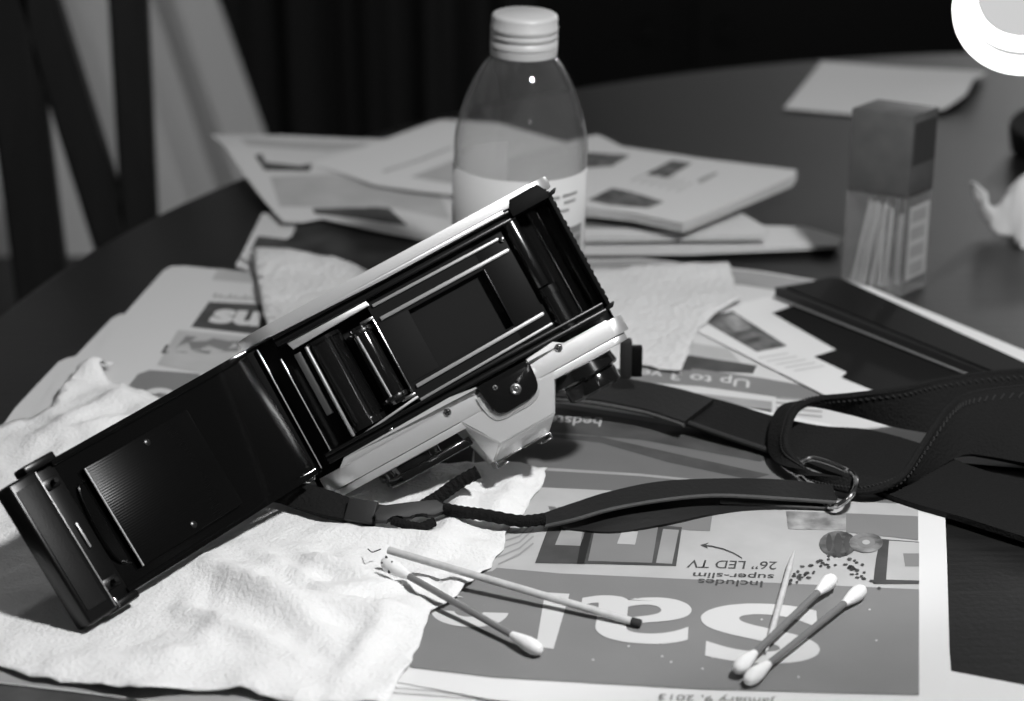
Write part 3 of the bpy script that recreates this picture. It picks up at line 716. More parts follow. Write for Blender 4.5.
# hot shoe: two folded rails on the prism
def shoe(u0, u1, s):
    def f(bm):
        box(bm, FB, (u0, u1), (89.4, 90.1), (-22, -3), .0001)
        e = u0 if s < 0 else u1
        box(bm, FB, (e - .45, e + .45), (89.4, 92.2), (-22, -3), .0001)
        i0, i1 = (e, e + 4.5) if s < 0 else (e - 4.5, e)
        box(bm, FB, (i0, i1), (91.6, 92.2), (-22, -3), .0001)
    part('hot_shoe_rail', f, M['steel'])
shoe(65, 76.5, -1); shoe(77.5, 89, 1)
# --- inside of the open back
def f(bm):
    for v0, v1, t in ((5.2, 6.6, -.6), (8.3, 9.7, -1.2)): box(bm, FB, (12, 118), (v0, v1), (-16, t), .0003)
    box(bm, FB, (12, 118), (6.4, 8.5), (-16, -3.4))
    for v0, v1, t in ((54.6, 56.0, -1.2), (57.4, 59.0, -.4)): box(bm, FB, (8, 132), (v0, v1), (-16, t), .0003)
    box(bm, FB, (8, 132), (55.8, 57.6), (-16, -3.4))
part('light_trap_rail', f, M['black'])
def f(bm):
    box(bm, FB, (50.2, 63.8), (9.6, 55), (-16, -5.4)); box(bm, FB, (97.5, 113), (9.6, 55), (-16, -5.4), .0002)
    box(bm, FB, (63.8, 97.5), (9.6, 21), (-16, -5.4)); box(bm, FB, (63.8, 97.5), (46, 55), (-16, -5.4))
part('film_guide_plate', f, M['guide'])
def f(bm): box(bm, FB, (52, 97.2), (21.2, 45.8), (-5.5, -5.25))
def f2(bm):
    box(bm, FB, (63.9, 97.4), (21, 46), (-12, -9.5))
part('shutter_curtain', f2, M['curtain_cloth'])
def f(bm): box(bm, FB, (50.6, 63.6), (20.6, 46.4), (-5.6, -5.1), .0001)
part('guide_roller_plate', f, M['curtain_cloth'])
def f(bm): box(bm, FB, (97.3, 97.9), (21, 46), (-9, -5.0), .0001)
part('gate_edge', f, M['black'])
for (u0, v0), (u1, v1), wd_ in (((52.2, 12.9), (108, 13.2), 1.2), ((52.6, 18.8), (109.6, 18.9), 1.5), ((52.2, 48.6), (109.6, 47.5), 1.5), ((51, 54.0), (110.8, 52.6), 1.1)):
    def f(bm): prism(bm, FB, [(u0, v0 - wd_ / 2), (u1, v1 - wd_ / 2), (u1 + .6, v1), (u1, v1 + wd_ / 2), (u0, v0 + wd_ / 2)], -6, -4.3, .0002)
    part('film_rail', f, M['rail'])
def f(bm): lathe(bm, FB(109.6, 14.0, -5.5), W_, [(0, .0011), (.0012, .0010), (.0016, .0003)], 14)
part('rail_pin', f, M['steel'])
# sprocket shaft
def f(bm): cyl(bm, FB(43.5, 17, -8), FB(43.5, 51, -8), .0042, 28, .0004)
sp = part('sprocket_shaft', f, M['gloss'])
for vv in (19.5, 48.5):
    def f(bm):
        cyl(bm, FB(43.5, vv - 1, -8), FB(43.5, vv + 1, -8), .0048, 28, .0003)
        for k in range(8):
            a = k * PI / 4 + .2; c, s = math.cos(a), math.sin(a)
            q = lambda x, y, z: FB(43.5 + x * c - z * s, vv + y, -8 + x * s + z * c)
            box(bm, q, (4.5, 5.9), (-.5, .5), (-.5, .5), .0001)
    part('sprocket_wheel', f, M['plate'], sp)
def f(bm):
    box(bm, FB, (49.4, 50.2), (17.5, 50), (-10, -4.6), .0003); box(bm, FB, (44.5, 50.2), (16.2, 17.6), (-10, -5.0), .0003); box(bm, FB, (44.5, 50.4), (50.2, 51.6), (-10, -4.6), .0003)
part('sprocket_bracket', f, M['steel'])
# take-up spool and its chamber
def f(bm):
    lathe(bm, FB(28.5, 14, -12), H_, [(0, .0088), (.0015, .0088), (.0017, .0075), (.036, .0075), (.0362, .0088), (.0385, .0088)], 36)
    for k in range(6):
        a = k * PI / 3; cyl(bm, FB(28.5 + 7.5 * math.cos(a), 15.5, -12 + 7.5 * math.sin(a)), FB(28.5 + 7.5 * math.cos(a), 50, -12 + 7.5 * math.sin(a)), .0009, 8)
tk = part('takeup_spool', f, M['gloss'])
def f(bm): box(bm, FB, (16.2, 19.2), (15, 42), (-8.5, -7.6), .0002)
o = part('spool_film_tab', f, M['boxdark']); o['label'] = 'grey film tab'
def f(bm): cyl(bm, FB(21.8, 14.5, -5.5), FB(21.4, 54, -5.5), .0008, 16, .0003)
part('spool_highlight', f, M['edge'])  # pale rod standing in for the highlight along the take-up spool
def f(bm): cyl(bm, FB(41.0, 19.5, -4.4), FB(41.5, 48.2, -4.4), .0006, 12)
part('shaft_highlight', f, M['edge'])  # thin pale rod drawn as the sprocket shaft's highlight
for u0, u1, v0, v1, t, m in ((4.0, 5.0, 6.5, 59, -.4, 'gloss'), (10.3, 11.3, 14, 55, -1.4, 'gloss')):
    def f(bm): box(bm, FB, (u0, u1), (v0, v1), (-16, t), .00035)
    lw_ = part('light_trap_wall', f, M[m])
    def f(bm): box(bm, FB, (u0 + .3, u0 + .75), (v0 + .4, v1 - .4), (t - .05, t + .12), .00005)
    part('edge_highlight', f, M['edge'], lw_)  # pale strip painting the highlight along the wall's edge
def f(bm): prism(bm, FB, [(15.8, 9.6), (50.8, 9.9), (51.2, 12.2), (17, 13.2)], -5, -2.8, .0003)
part('film_guide_bar', f, M['silver'])
def f(bm): prism(bm, FB, [(14, 55.8), (50.6, 51.9), (51, 53), (14.2, 56.6)], -6, -4.2, .0002)
part('chamber_edge', f, M['edge'])
def f(bm): box(bm, FB, (34.2, 35.8), (58.2, 59.8), (-1.5, .3), .0002)
part('latch_pin', f, M['steel'])
# film cassette chamber at the far end
def f(bm):
    seg = [(117.5 + 8.2 - 8.2 * math.cos(PI * k / 14), -4 - 8.2 * 1.4 * math.sin(PI * k / 14)) for k in range(15)]
    outl = seg + [(134.4, -4), (134.4, -16.2), (116.8, -16.2), (116.8, -4)]
    prism(bm, FB, outl, 4.5, 58, axis=1)
part('cassette_chamber', f, M['gloss'])
def f(bm): box(bm, FB, (133.0, 134.6), (6, 57), (-16, -1.0), .0003)
cw = part('chamber_wall', f, M['matte'])
def f(bm):
    r = random.Random(5)
    for k in range(17):
        v = 8 + k * 2.8; box(bm, FB, (134.2, 134.8 + r.random() * .25), (v, v + 1.2 + r.random()), (-4, -1.2), .0001)
part('light_seal', f, M['matte'], cw)
def f(bm): cyl(bm, FB(115.2, 8.2, -4.5), FB(115.2, 38, -4.5), .0032, 28, .0003)
part('chamber_pillar', f, M['gpost'])
def f(bm):
    lathe(bm, FB(116.2, 38.5, -5.5), H_, [(0, .0042), (.0003, .0046), (.0036, .0046), (.0039, .0040), (.0042, .0040), (.0185, .0040), (.0188, .0034)], 28)
part('rewind_fork', f, M['gpost'])
def f(bm): prism(bm, FB, [(117, 5.2), (119, 2.0), (131.5, 1.7), (133.5, 5.4), (133.5, 8.6), (117, 8.6)], -16, .5, .0003)
part('chamber_lid', f, M['matte'])
for u, v in ((136, 7.2), (134.6, 57.4)):
    def f(bm): prism(bm, FB, [(u - 2.5, v - .2), (u + 1, v - 1.1), (u + 1.8, v - .7), (u + .3, v + .9), (u - 2.5, v + 1.2)], -3, -.4, .0002)
    part('latch_hook', f, M['black'])
# winding side and rewind side
def f(bm): lathe(bm, FB(36, 72.6, -15), H_, [(0, .0132), (.0028, .0132), (.0034, .0126)], 48); lathe(bm, FB(36, 75.8, -15), H_, [(0, .0118), (.0022, .0118), (.0026, .011)], 48)
part('shutter_dial', f, M['gloss'])
def f(bm):
    prism(bm, FB, [(25, -5), (30, -1.5), (58, -3.0), (61, -5), (60, -8), (46, -13), (40, -18), (30, -18)], 75.6, 79.2, axis=1, bev=.0006, seg=3)
part('winding_lever', f, M['gloss'])
def f(bm): lathe(bm, FB(114, 72.8, -15), H_, [(0, .0135), (.0042, .0142), (.0050, .0136)], 48)
kn = part('rewind_knob', f, M['gloss'])
def f(bm): lathe(bm, FB(115, 77.6, -15), H_, [(0, .0105), (.0015, .0112), (.0062, .0112), (.0072, .0098)], 48)
part('knob_cap', f, M['gloss'], kn)
def f(bm): lathe(bm, FB(114, 77.2, -15), H_, [(0, .0126), (.0007, .0126)], 48)
part('knob_ring', f, M['edge'], kn)
# lens, on the far side
def f(bm): lathe(bm, FB(66, 37, -28), -W_, [(0, .029), (.004, .029), (.0045, .027), (.010, .027), (.0105, .0275), (.024, .0275), (.0245, .026), (.034, .0255), (.037, .0250), (.037, .0225), (.031, .020)], 64)
ln = part('lens_barrel', f, M['black'])
def f(bm): lathe(bm, FB(66, 37, -57), -W_, [(0, .0205), (.003, .018), (.005, .0001)], 40)
part('lens_glass', f, M['gloss'], ln)
def f(bm):
    for k in range(40):
        a = 2 * PI * k / 40; c, s = math.cos(a), math.sin(a)
        q = lambda x, y, z: FB(66 + x * c - y * s, 37 + x * s + y * c, z)
        box(bm, q, (27.8, 28.8), (-1.3, 1.3), (-51, -40))
tag(part('focus_grip', f, M['matte'], ln), kind='stuff')
for u in (-1.2,):
    def f(bm): tube(bm, [FB(u + 2.6 * math.cos(a), 58 + 3.2 * math.sin(a), -14) for a in [2 * PI * i / 20 for i in range(20)]], .0007, 8, True)
    part('strap_lug', f, M['steel'])

# ------------------------------------------------------------------ hinged back door
def f(bm):
    prof = []
    for d in range(0, 37, 1): prof.append((d + 2, max(0, (33 - d)) ** 3 * .00014))
    prof += [(97, 0)]
    low = [(a, b - 2.2) for a, b in prof]
    prism(bm, FD, prof + low[::-1], 7.2, 56.5, axis=1)
dr = part('back_door', f, M['door'])
def f(bm):
    for h0, h1 in ((4.8, 7.4), (56.3, 59.0)):
        p = [(2, 6.2), (6, 4.8), (10, 3.7), (16, 2.5), (26, 1.5), (36, 1.3), (97, 1.3), (97, -2.6), (36, -2.2), (2, 5.0)]
        prism(bm, FD, p, h0, h1, axis=1, bev=.0006)
part('door_rim', f, M['door'], dr)
def f(bm): box(bm, FD, (36.5, 87.4), (13, 53.4), (.9, 2.6), .0006)
ppm = mat('ribbed_plate', .004, .25, spec=.1)
nt = ppm.node_tree; wv = nt.nodes.new('ShaderNodeTexWave'); tcn = nt.nodes.new('ShaderNodeTexCoord'); mpn = nt.nodes.new('ShaderNodeMapping'); bpn = nt.nodes.new('ShaderNodeBump')
dl = A.to_3x3().inverted() @ H2
wv.bands_direction = 'X'; wv.inputs['Scale'].default_value = 330; mpn.vector_type = 'POINT'
mpn.inputs['Rotation'].default_value = (0, 0, PI / 2 - .05)
bpn.inputs['Strength'].default_value = .12; bpn.inputs['Distance'].default_value = .0003
nt.links.new(tcn.outputs['Object'], mpn.inputs[0]); nt.links.new(mpn.outputs[0], wv.inputs[0]); nt.links.new(wv.outputs['Fac'], bpn.inputs['Height']); nt.links.new(bpn.outputs[0], nt.nodes['Principled BSDF'].inputs['Normal'])
pp = part('pressure_plate', f, ppm, dr)
def f(bm): cyl(bm, FD(87.5, 13.4, 2.5), FD(87.5, 53.2, 2.5), .0004, 10)
part('plate_edge_highlight', f, M['edge'], pp)  # pale rod that paints the bright glint on the plate's edge
for d, h in ((59.3, 16.4), (60.4, 50.2)):
    def f(bm): lathe(bm, FD(d, h, 2.5), N_, [(0, .0014), (.0004, .0013), (.0007, .0006)], 16)
    part('rivet', f, M['plate'], pp)
def f(bm):
    box(bm, FD, (96, 107.2), (2.6, 61.2), (-3.2, .2), .0006)
    box(bm, FD, (106.5, 119.6), (5.4, 60.6), (-4, 5.4), .0011, 3)
    box(bm, FD, (96, 110), (2.4, 5.6), (-3, 4.6), .0008); box(bm, FD, (96, 110), (58.4, 61.4), (-3, 4.6), .0008)
de = part('door_end', f, M['black'], dr)
def f(bm): box(bm, FD, (109.2, 118), (9, 56), (5.2, 5.75), .0002)
part('grip_strip', f, M['leatherette'], de)
def f(bm): box(bm, FD, (107.0, 107.5), (6.2, 59.5), (4.9, 5.55), .0001)
part('end_edge', f, M['edge'], de)
def f(bm): tube(bm, smooth_path([FD(88.5, 17, .6), FD(93, 19, .9), FD(95, 33, 1.2), FD(94.5, 46, .9), FD(89.5, 50, .6)], 8), .0005, 8)
part('plate_spring', f, M['door'], dr)
for h in (12, 52):
    def f(bm): box(bm, FD, (98, 105), (h - 2, h + 2), (.1, 1.4), .0003); cyl(bm, FD(101, h, 1), FD(101, h, 4.5), .0009, 12)
    part('guide_post', f, M['black'], de)
def f(bm): box(bm, FD, (100.4, 101.4), (28, 38), (.1, 1.2), .0003)
part('latch_slot', f, M['edge'], de)
def f(bm): box(bm, FD, (105.5, 106.3), (57.2, 60.8), (3.8, 5.2), .0001)
part('latch_clip', f, M['steel'], de)
def f(bm): prism(bm, FB, [(-5, 5.5), (4.2, 6.5), (4.2, 60), (-3.5, 60)], -6, -2.2, .0006)
part('hinge', f, M['matte'])
def f(bm): cyl(bm, FB(-2.2, 5.5, -3.5), FB(-2.2, 60, -3.5), .0028, 20, .0004)
part('hinge_pin', f, M['matte'])

# ------------------------------------------------------------------ neck strap
def E(pts): return [G(x, y, z / 1000) for x, y, z in pts]
st = thing('camera_strap', 'black webbing neck strap with leather ends, looped beside the camera', 'strap', G(800, 470, .002))
# leather end from the right lug, then webbing that runs under the loop and off to the right
e_far = [(560, 380, 13), (603, 377, 14), (640, 383, 13), (680, 391, 12), (714, 401, 11)]
e_near = [(548, 398, 11), (590, 401, 12), (630, 408, 11), (655, 414, 10.5), (684, 424, 10)]
bm = bmesh.new(); ribbon(bm, E(e_far), E(e_near), .0022); o = obj('leather_end', bm, M['leather'], st, angle=.9); o['label'] = 'leather end beside the rewind knob'
bm = bmesh.new(); tube(bm, smooth_path([p - Vector((0, .0006, .0004)) for p in E(e_near)], 8), .0009, 8); obj('leather_edge', bm, M['leather_edge'], o)
bm = bmesh.new(); ribbon(bm, E([(690, 395, 9.5), (730, 405, 8), (772, 418, 7), (820, 428, 7), (868, 432, 8), (920, 446, 6), (975, 470, 5), (1045, 488, 4), (1120, 498, 4), (1230, 492, 4)]),
                         E([(664, 415, 8.8), (705, 430, 7), (755, 447, 5), (800, 462, 4), (850, 482, 4), (905, 503, 4), (960, 519, 4), (1045, 545, 4), (1130, 560, 4), (1245, 552, 4)]), .0024, 8, 6); lower = obj('webbing', bm, M['web'], st, angle=.9)
bm = bmesh.new(); tube(bm, smooth_path(E([(664, 414, 9.8), (705, 429, 8), (755, 446, 6), (800, 461, 5)]), 10), .0012, 8); obj('stitched_edge', bm, M['stitch'], lower)
pf = G(620, 379, .020)
Ff = lambda x, y, z: pf + Vector((x, z * .8, y)) / 1000
bm = bmesh.new(); box(bm, Ff, (0, 4.8), (0, 16.5), (0, 7), .0007); o = obj('strap_fitting', bm, M['plastic'], st); o['label'] = 'dark grey plastic strap fitting beside the knob'
bm = bmesh.new(); box(bm, Ff, (4.6, 9.2), (.5, 13.5), (.5, 6.5), .0006); obj('fitting_block', bm, M['matte'], o)
# loop of webbing standing on its edge
L1 = [(1200, 392, 12), (1115, 375, 24), (1045, 371, 27), (990, 374, 26), (940, 381, 25), (900, 390, 24), (850, 396, 22), (815, 400, 20), (796, 410, 18), (788, 428, 16), (786, 447, 13), (797, 463, 10), (815, 479, 8), (838, 488, 7), (868, 491, 8), (900, 478, 11), (922, 447, 16), (948, 409, 22), (975, 394, 25), (1045, 387, 26), (1115, 396, 22), (1210, 415, 10)]
L2 = [(1195, 432, 4), (1115, 428, 7), (1045, 425, 8), (990, 428, 8), (940, 433, 7.5), (900, 428, 8.5), (850, 413, 13), (810, 404, 15), (782, 408, 13), (771, 430, 10), (772, 455, 7), (786, 468, 8), (815, 474, 10.5), (846, 477, 11), (868, 478, 10.5), (905, 484, 6), (932, 470, 6), (962, 456, 7), (990, 458, 7), (1045, 468, 7), (1115, 474, 5), (1205, 468, 4)]
bm = bmesh.new(); ribbon(bm, E(L1), E(L2), .0024, 8, 6); lw = obj('webbing', bm, M['web'], st, angle=.9)
A1, B1 = smooth_path(E(L1), 16), smooth_path(E(L2), 16)
bm = bmesh.new(); tube(bm, A1, .00145, 8); obj('stitched_edge', bm, M['web'], lw)
bm = bmesh.new()
for i in range(0, len(A1) - 1, 2):
    p = A1[i].lerp(B1[i], .16); q = A1[i + 1].lerp(B1[i + 1], .09); n = (A1[i + 1] - A1[i]).cross(B1[i] - A1[i]).normalized() * .0014
    for s in (-1, 1): tube(bm, [p + n * s, p.lerp(q, .5) + n * s * 1.25, q + n * s], .00035, 5)
tag(obj('stitching', bm, M['stitch'], lw), kind='stuff')
# leather tab running from the ring to the cord
t_far = [(540, 516, 6), (575, 504, 9.5), (610, 493, 12), (660, 483, 13), (720, 480, 11.5), (780, 481, 9.5), (832, 487, 8)]
t_near = [(544, 526, 5), (575, 519, 8), (610, 509, 10.5), (660, 500, 11.5), (715, 495, 10), (780, 498, 7.8), (836, 502, 6.5)]
bm = bmesh.new(); ribbon(bm, E(t_far), E(t_near), .0016); lt = obj('leather_end', bm, M['leather'], st, angle=.9); lt['label'] = 'bowed leather end beside the ring'
bm = bmesh.new(); tube(bm, smooth_path([p - Vector((0, .0005, 0)) for p in E(t_near)], 8), .0008, 8); obj('leather_edge', bm, M['leather_edge'], lt)
bm = bmesh.new(); ribbon(bm, E([(556, 513, 4), (610, 504, 8), (660, 497, 8.5), (712, 490, 7), (760, 491, 5.5), (838, 497, 4)]), E([(562, 529, 3.4), (610, 533, 3.4), (660, 526, 3.6), (716, 514, 3.4), (760, 509, 3.4), (834, 509, 3.4)]), .0014); obj('leather_fold_shadow', bm, M['leather'], lt)  # folded under-layer, extended to fill in the tab's shadow with black
bm = bmesh.new(); tube(bm, smooth_path(E([(720, 502, 6), (760, 504.5, 4.6), (834, 508.5, 3.9)]), 8), .0007, 8); obj('leather_edge', bm, M['leather_edge'], lt)
ring = smooth_path(E([(800, 463, 9), (812, 458.5, 10), (830, 463, 10), (848, 471, 9.5), (856, 479, 12.5), (854, 491, 12), (844, 502, 9), (832, 507, 6), (822, 502, 4), (800, 478, 6)]), 6)
bm = bmesh.new(); tube(bm, ring, .0011, 10); o = obj('metal_ring', bm, M['chrome'], st); o['label'] = 'chrome wire ring joining leather and webbing'
# braided cord, buckle and short strap to the left lug
def braid(pts, r, n=14):
    P = smooth_path(pts, n); return tube(bmesh.new(), P, r, 12, rf=lambda t: 1 + .07 * math.sin(t * len(P) * 1.5))
o = obj('cord', braid(E([(440, 508, 9), (462, 512, 10), (485, 515, 9.5), (520, 521, 8), (545, 519, 8)]), .0023), M['cord'], st); o['label'] = 'braided cord from buckle to leather end'
o = obj('cord', braid(E([(424, 506, 8), (440, 496, 10), (458, 483, 14), (478, 472, 18)]), .0026), M['cord'], st); o['label'] = 'loose braided cord end sticking up'
bm = bmesh.new(); ribbon(bm, E([(262, 484, 12), (300, 485, 12), (330, 492, 11), (362, 505, 9)]), E([(268, 500, 6), (305, 511, 6), (330, 518, 6), (358, 522, 5.5)]), .0024); obj('webbing', bm, M['web'], st, angle=.9)
def Fk(p0, p1, z0):
    a = G(*p0, z0); d = (G(*p1, z0) - a); d.normalize(); n = Vector((-d.y, d.x, 0)); n = (n * .75 + Vector((0, 0, .66))).normalized(); w = d.cross(n)
    return lambda x, y, z: a + (d * x + n * y + w * z) / 1000
F1 = Fk((347, 516), (390, 522), .0065)
bm = bmesh.new(); box(bm, F1, (0, 11.5), (-2.5, 6.5), (-1.5, 3), .0006); kp = obj('strap_keeper', bm, M['plastic'], st); kp['label'] = 'square black plastic keeper'
bm = bmesh.new(); box(bm, F1, (11, 20), (0, 6.0), (-1.2, 2), .0008); obj('keeper_tongue', bm, M['plastic'], kp)
F2 = Fk((376, 524), (444, 517), .0065)
bm = bmesh.new()
prism(bm, F2, [(0, 0), (4, -.6), (5.5, 1.4), (8, 1.8), (9.6, .2), (13, 0), (15, 1.6), (17.5, 1.6), (19, .2), (22, -.2), (25.6, 1.2), (26, 4), (23.5, 6.2), (14, 6.2), (2, 6.0), (-.5, 3)], 0, 3.2, .0005); o = obj('strap_slider', bm, M['plastic'], st); o['label'] = 'black plastic slider with wavy edge'
obj('cord', braid(E([(392, 520, 8), (404, 524, 7), (420, 527, 6.5), (434, 522, 7)]), .0018), M['cord'], st)

# ------------------------------------------------------------------ bottle
bt = Matrix.Translation(Vector((.0015, .93, .0049))) @ Matrix.Rotation(math.radians(1.6), 4, 'Y')
bo = thing('bottle', 'clear glass medicine bottle with white screw cap and paper label', 'bottle', bt)
AX = (bt.to_3x3() @ Vector((0, 0, 1))); B0 = bt.translation
prof = [(0, .0265), (.0015, .0285), (.004, .0299), (.040, .0300), (.083, .0299), (.0915, .0295), (.098, .0284), (.1036, .0269), (.1085, .0253), (.1128, .0236), (.1175, .0214), (.1212, .0194), (.1241, .0176), (.1268, .0154), (.1285, .0138), (.1300, .0128), (.133, .0127)]
pz = smooth_path([(a, b, 0) for a, b in prof], 3)
bm = bmesh.new(); lathe(bm, B0, AX, [(p.x, p.y) for p in pz], 64); obj('glass', bm, M['glass'], bo)
bm = bmesh.new(); lathe(bm, B0 + AX * .0025, AX, [(0, .0255), (.002, .0276), (.034, .0282), (.0342, .0001)], 48); 
cp = [(.129 + (z_ - .129) * .86, r_) for z_, r_ in [(.1290, .0147), (.1325, .0148), (.1327, .0143), (.1332, .0143), (.1335, .0149), (.1362, .0149), (.1366, .0144), (.1376, .0144), (.138, .0149), (.1398, .0149), (.1403, .0145), (.1410, .0145), (.1414, .0149), (.1436, .0149), (.1440, .0146), (.1478, .0146), (.1492, .0142), (.1500, .0130)]]
bm = bmesh.new(); lathe(bm, B0, AX, cp, 56); obj('screw_cap', bm, M['cap'], bo, angle=1.)
def wrap(a0, a1, z0, z1, r, n=40, jagged=None):
    bm = bmesh.new(); R3 = bt.to_3x3(); cols = []
    for i in range(n + 1):
        a = math.radians(a0 + (a1 - a0) * i / n); cols.append([bm.verts.new(B0 + R3 @ Vector((r * math.cos(a), r * math.sin(a), z))) for z in (z0, z1)])
    for c0_, c1_ in zip(cols, cols[1:]): bm.faces.new((c0_[0], c1_[0], c1_[1], c0_[1]))
    return bm
lab = obj('label', wrap(-200, -8, .012, .0795, .0302), M['label'], bo); sm = lab.modifiers.new('t', 'SOLIDIFY'); sm.thickness = .0001
l2 = obj('label_end', wrap(100, 160, .012, .0800, .0302), M['label'], bo); sm = l2.modifiers.new('t', 'SOLIDIFY'); sm.thickness = .0001
def lab_print(a0, a1, z0, z1, m, name='printed_line'): obj(name, wrap(a0, a1, z0, z1, .03045, 12), M[m], lab)
for a0, a1, z in ((-88, -72, .0705), (-70, -55, .0705), (-52, -34, .0708), (-88, -60, .0676), (-50, -36, .0676), (-60, -44, .0640)): lab_print(a0, a1, z, z + .0014, 'ink3')
lab_print(-58, -24, .030, .056, 'ink2', 'printed_panel')
for k in range(5): lab_print(-56, -26, .033 + .0045 * k, .0345 + .0045 * k, 'ink4')

# ------------------------------------------------------------------ swab box
c0 = Vector((.1880, .9811, 0)); e1 = Vector((-.0270, .0138, 0)); e2 = Vector((.0123, .0138, 0)); e2 = Vector((.0150, .0165, 0))
def FX(a, b, z): return c0 + e1 * a + e2 * b + Vector((0, 0, z))
bx = thing('swab_box', 'clear upright box with a grey card lid, holding thin sticks', 'box', FX(.5, .5, 0))
bm = bmesh.new(); box(bm, FX, (0, 1), (0, 1), (.050, .091), .0006); bl = obj('card_lid', bm, M['box'], bx)
bm = bmesh.new(); box(bm, FX, (.0, 1), (-.006, .25), (.070, .086)); bm.free()
bm = bmesh.new(); prism(bm, lambda a, b, t: FX(-.004 - t, a, b), [(.08, .066), (.92, .066), (.92, .0868), (.08, .0868)], 0, .004); obj('dark_patch', bm, M['boxdark'], bl)
def f(bm):
    w = .035
    for a, b in (((0, 1), (0, w)), ((0, 1), (1 - w, 1)), ((0, w * .6), (w, 1 - w)), ((1 - w * .6, 1), (w, 1 - w))): box(bm, FX, a, b, (.0015, .0515))
    box(bm, FX, (0, 1), (0, 1), (.0004, .0014))
bm = bmesh.new(); f(bm); cbx = obj('clear_body', bm, M['clearplastic'], bx, smooth=False)
bm = bmesh.new(); prism(bm, lambda a, b, t: FX(-.006 - t, a, b), [(.12, .008), (.9, .008), (.9, .045), (.12, .045)], 0, .004); lbx = obj('side_label', bm, M['ink4'], cbx)
for k in range(4):
    bm = bmesh.new(); prism(bm, lambda a, b, t: FX(-.012 - t, a, b), [(.2, .010 + k * .009), (.75, .010 + k * .009), (.75, .016 + k * .009), (.2, .016 + k * .009)], 0, .003); obj('printed_panel', bm, M['ink3'], lbx)
def stick(a0, b0, a1, b1, z1=.058):
    bm = bmesh.new(); cyl(bm, FX(a0, b0, .003), FX(a1, b1, z1), .00115, 12, .0003); return obj('wooden_stick', bm, M['timber'])
proto = None
for i, (a0, b0, a1, b1) in enumerate(((.88, .15, .66, .2), (.80, .2, .60, .25), (.70, .15, .54, .2), (.62, .25, .52, .3), (.56, .15, .40, .2), (.45, .2, .46, .25), (.36, .2, .36, .3), (.72, .5, .5, .5), (.5, .55, .62, .5), (.3, .5, .3, .55))):
    tag(stick(a0, b0, a1, b1, .0475 + .0003 * i), 'thin pale stick standing inside the clear swab box', 'stick', 'sticks inside the swab box')

# ------------------------------------------------------------------ swabs, stick, toothpick
SW = .075
def head_prof(t): return [(t + (.0002), .0006), (t + .0006, .0014), (t + .0018, .0022), (t + .0038, .0027), (t + .0065, .0026), (t + .0095, .0021), (t + .0125, .0015), (t + .0135, .00125)]
def make_swab(name, label, group):
    r = thing(name, label, 'cotton swab', (0, 0, 0), group)
    bm = bmesh.new(); cyl(bm, (.009, 0, 0), (SW - .009, 0, 0), .00122, 16); obj('stick', bm, M['stick'], r)
    bm = bmesh.new(); lathe(bm, (0, 0, 0), (1, 0, 0), head_prof(0), 24); obj('cotton_tip', bm, M['cotton'], r)
    bm = bmesh.new(); lathe(bm, (SW, 0, 0), (-1, 0, 0), head_prof(0), 24); obj('cotton_tip', bm, M['cotton'], r)
    return r
def place(o, a, b, roll=0.):
    x = (b - a).normalized(); y = Vector((0, 0, 1)).cross(x).normalized(); z = x.cross(y)
    m = Matrix((x, y, z)).transposed().to_4x4(); m.translation = a; o.matrix_basis = m @ Matrix.Scale((b - a).length / SW, 4, (1, 0, 0)); return o
GS = 'cotton swabs on the newspaper'
sw = make_swab('cotton_swab', 'used cotton swab with stained tip leaning off the paper towel', GS)
a, b = G(382, 561, .0115), G(542, 652, .0056)
sA = copy_tree(sw); sB = copy_tree(sw)
place(sw, a, b)
sA['label'] = 'cotton swab lying across the toothpick, its mate beside it nearer the page margin'; sB['label'] = 'cotton swab nearest the white page margin, lying flat on the newspaper'
place(sA, G(736, 671, .0068), G(834, 577, .0072)); place(sB, G(746, 682, .0058), G(864, 588, .0058))
stn = bmesh.new()
rs = random.Random(4)
for k in range(7):
    u_ = rs.uniform(.001, .007); an = rs.uniform(-.2, 2.2); r_ = .00262; x = (b - a).normalized(); y = Vector((0, 0, 1)).cross(x).normalized(); z = x.cross(y)
    c = a + x * u_ + (z * math.cos(an) - y * math.sin(an)) * r_
    bmesh.ops.create_icosphere(stn, subdivisions=1, radius=rs.uniform(.0003, .0007), matrix=Matrix.Translation(c))
tp = [c for c in sw.children if c.name.startswith('cotton_tip')][0]
stn.transform(Matrix.Identity(4)); o = obj('stain', stn, M['ink1'], tp); o['label'] = 'dark specks of grime'

a, b = G(388, 550, .0128), G(641, 624, .0044)
ws = thing('wooden_stick', 'long wooden stick with charred end beside the Sale lettering', 'stick', a)
bm = bmesh.new(); cyl(bm, a, a.lerp(b, .965), .0014, 14, .0003); obj('shaft', bm, M['timber'], ws)
bm = bmesh.new(); cyl(bm, a.lerp(b, .962), b, .00155, 14, .0005); o = obj('charred_tip', bm, M['char'], ws); o['label'] = 'blackened tip'
a, b = G(794, 551, .0046), G(766, 652, .0046)
bm = bmesh.new(); d_ = (b - a).length; lathe(bm, a, b - a, [(0, .0002), (.004, .0006), (.012, .0011), (d_ - .010, .0011), (d_ - .003, .0006), (d_, .0002)], 14)
tag(obj('toothpick', bm, M['timber']), 'pale wooden toothpick under a cotton swab on the S', 'toothpick')
bm = bmesh.new(); tube(bm, smooth_path([G(368, 549, .0085), G(372, 552, .0105), G(376, 551, .0095), G(381, 549, .010)], 5), .0002, 6)
tag(obj('fibre', bm, M['char']), 'tiny dark fibre on the towel by the stained swab', 'fibre')

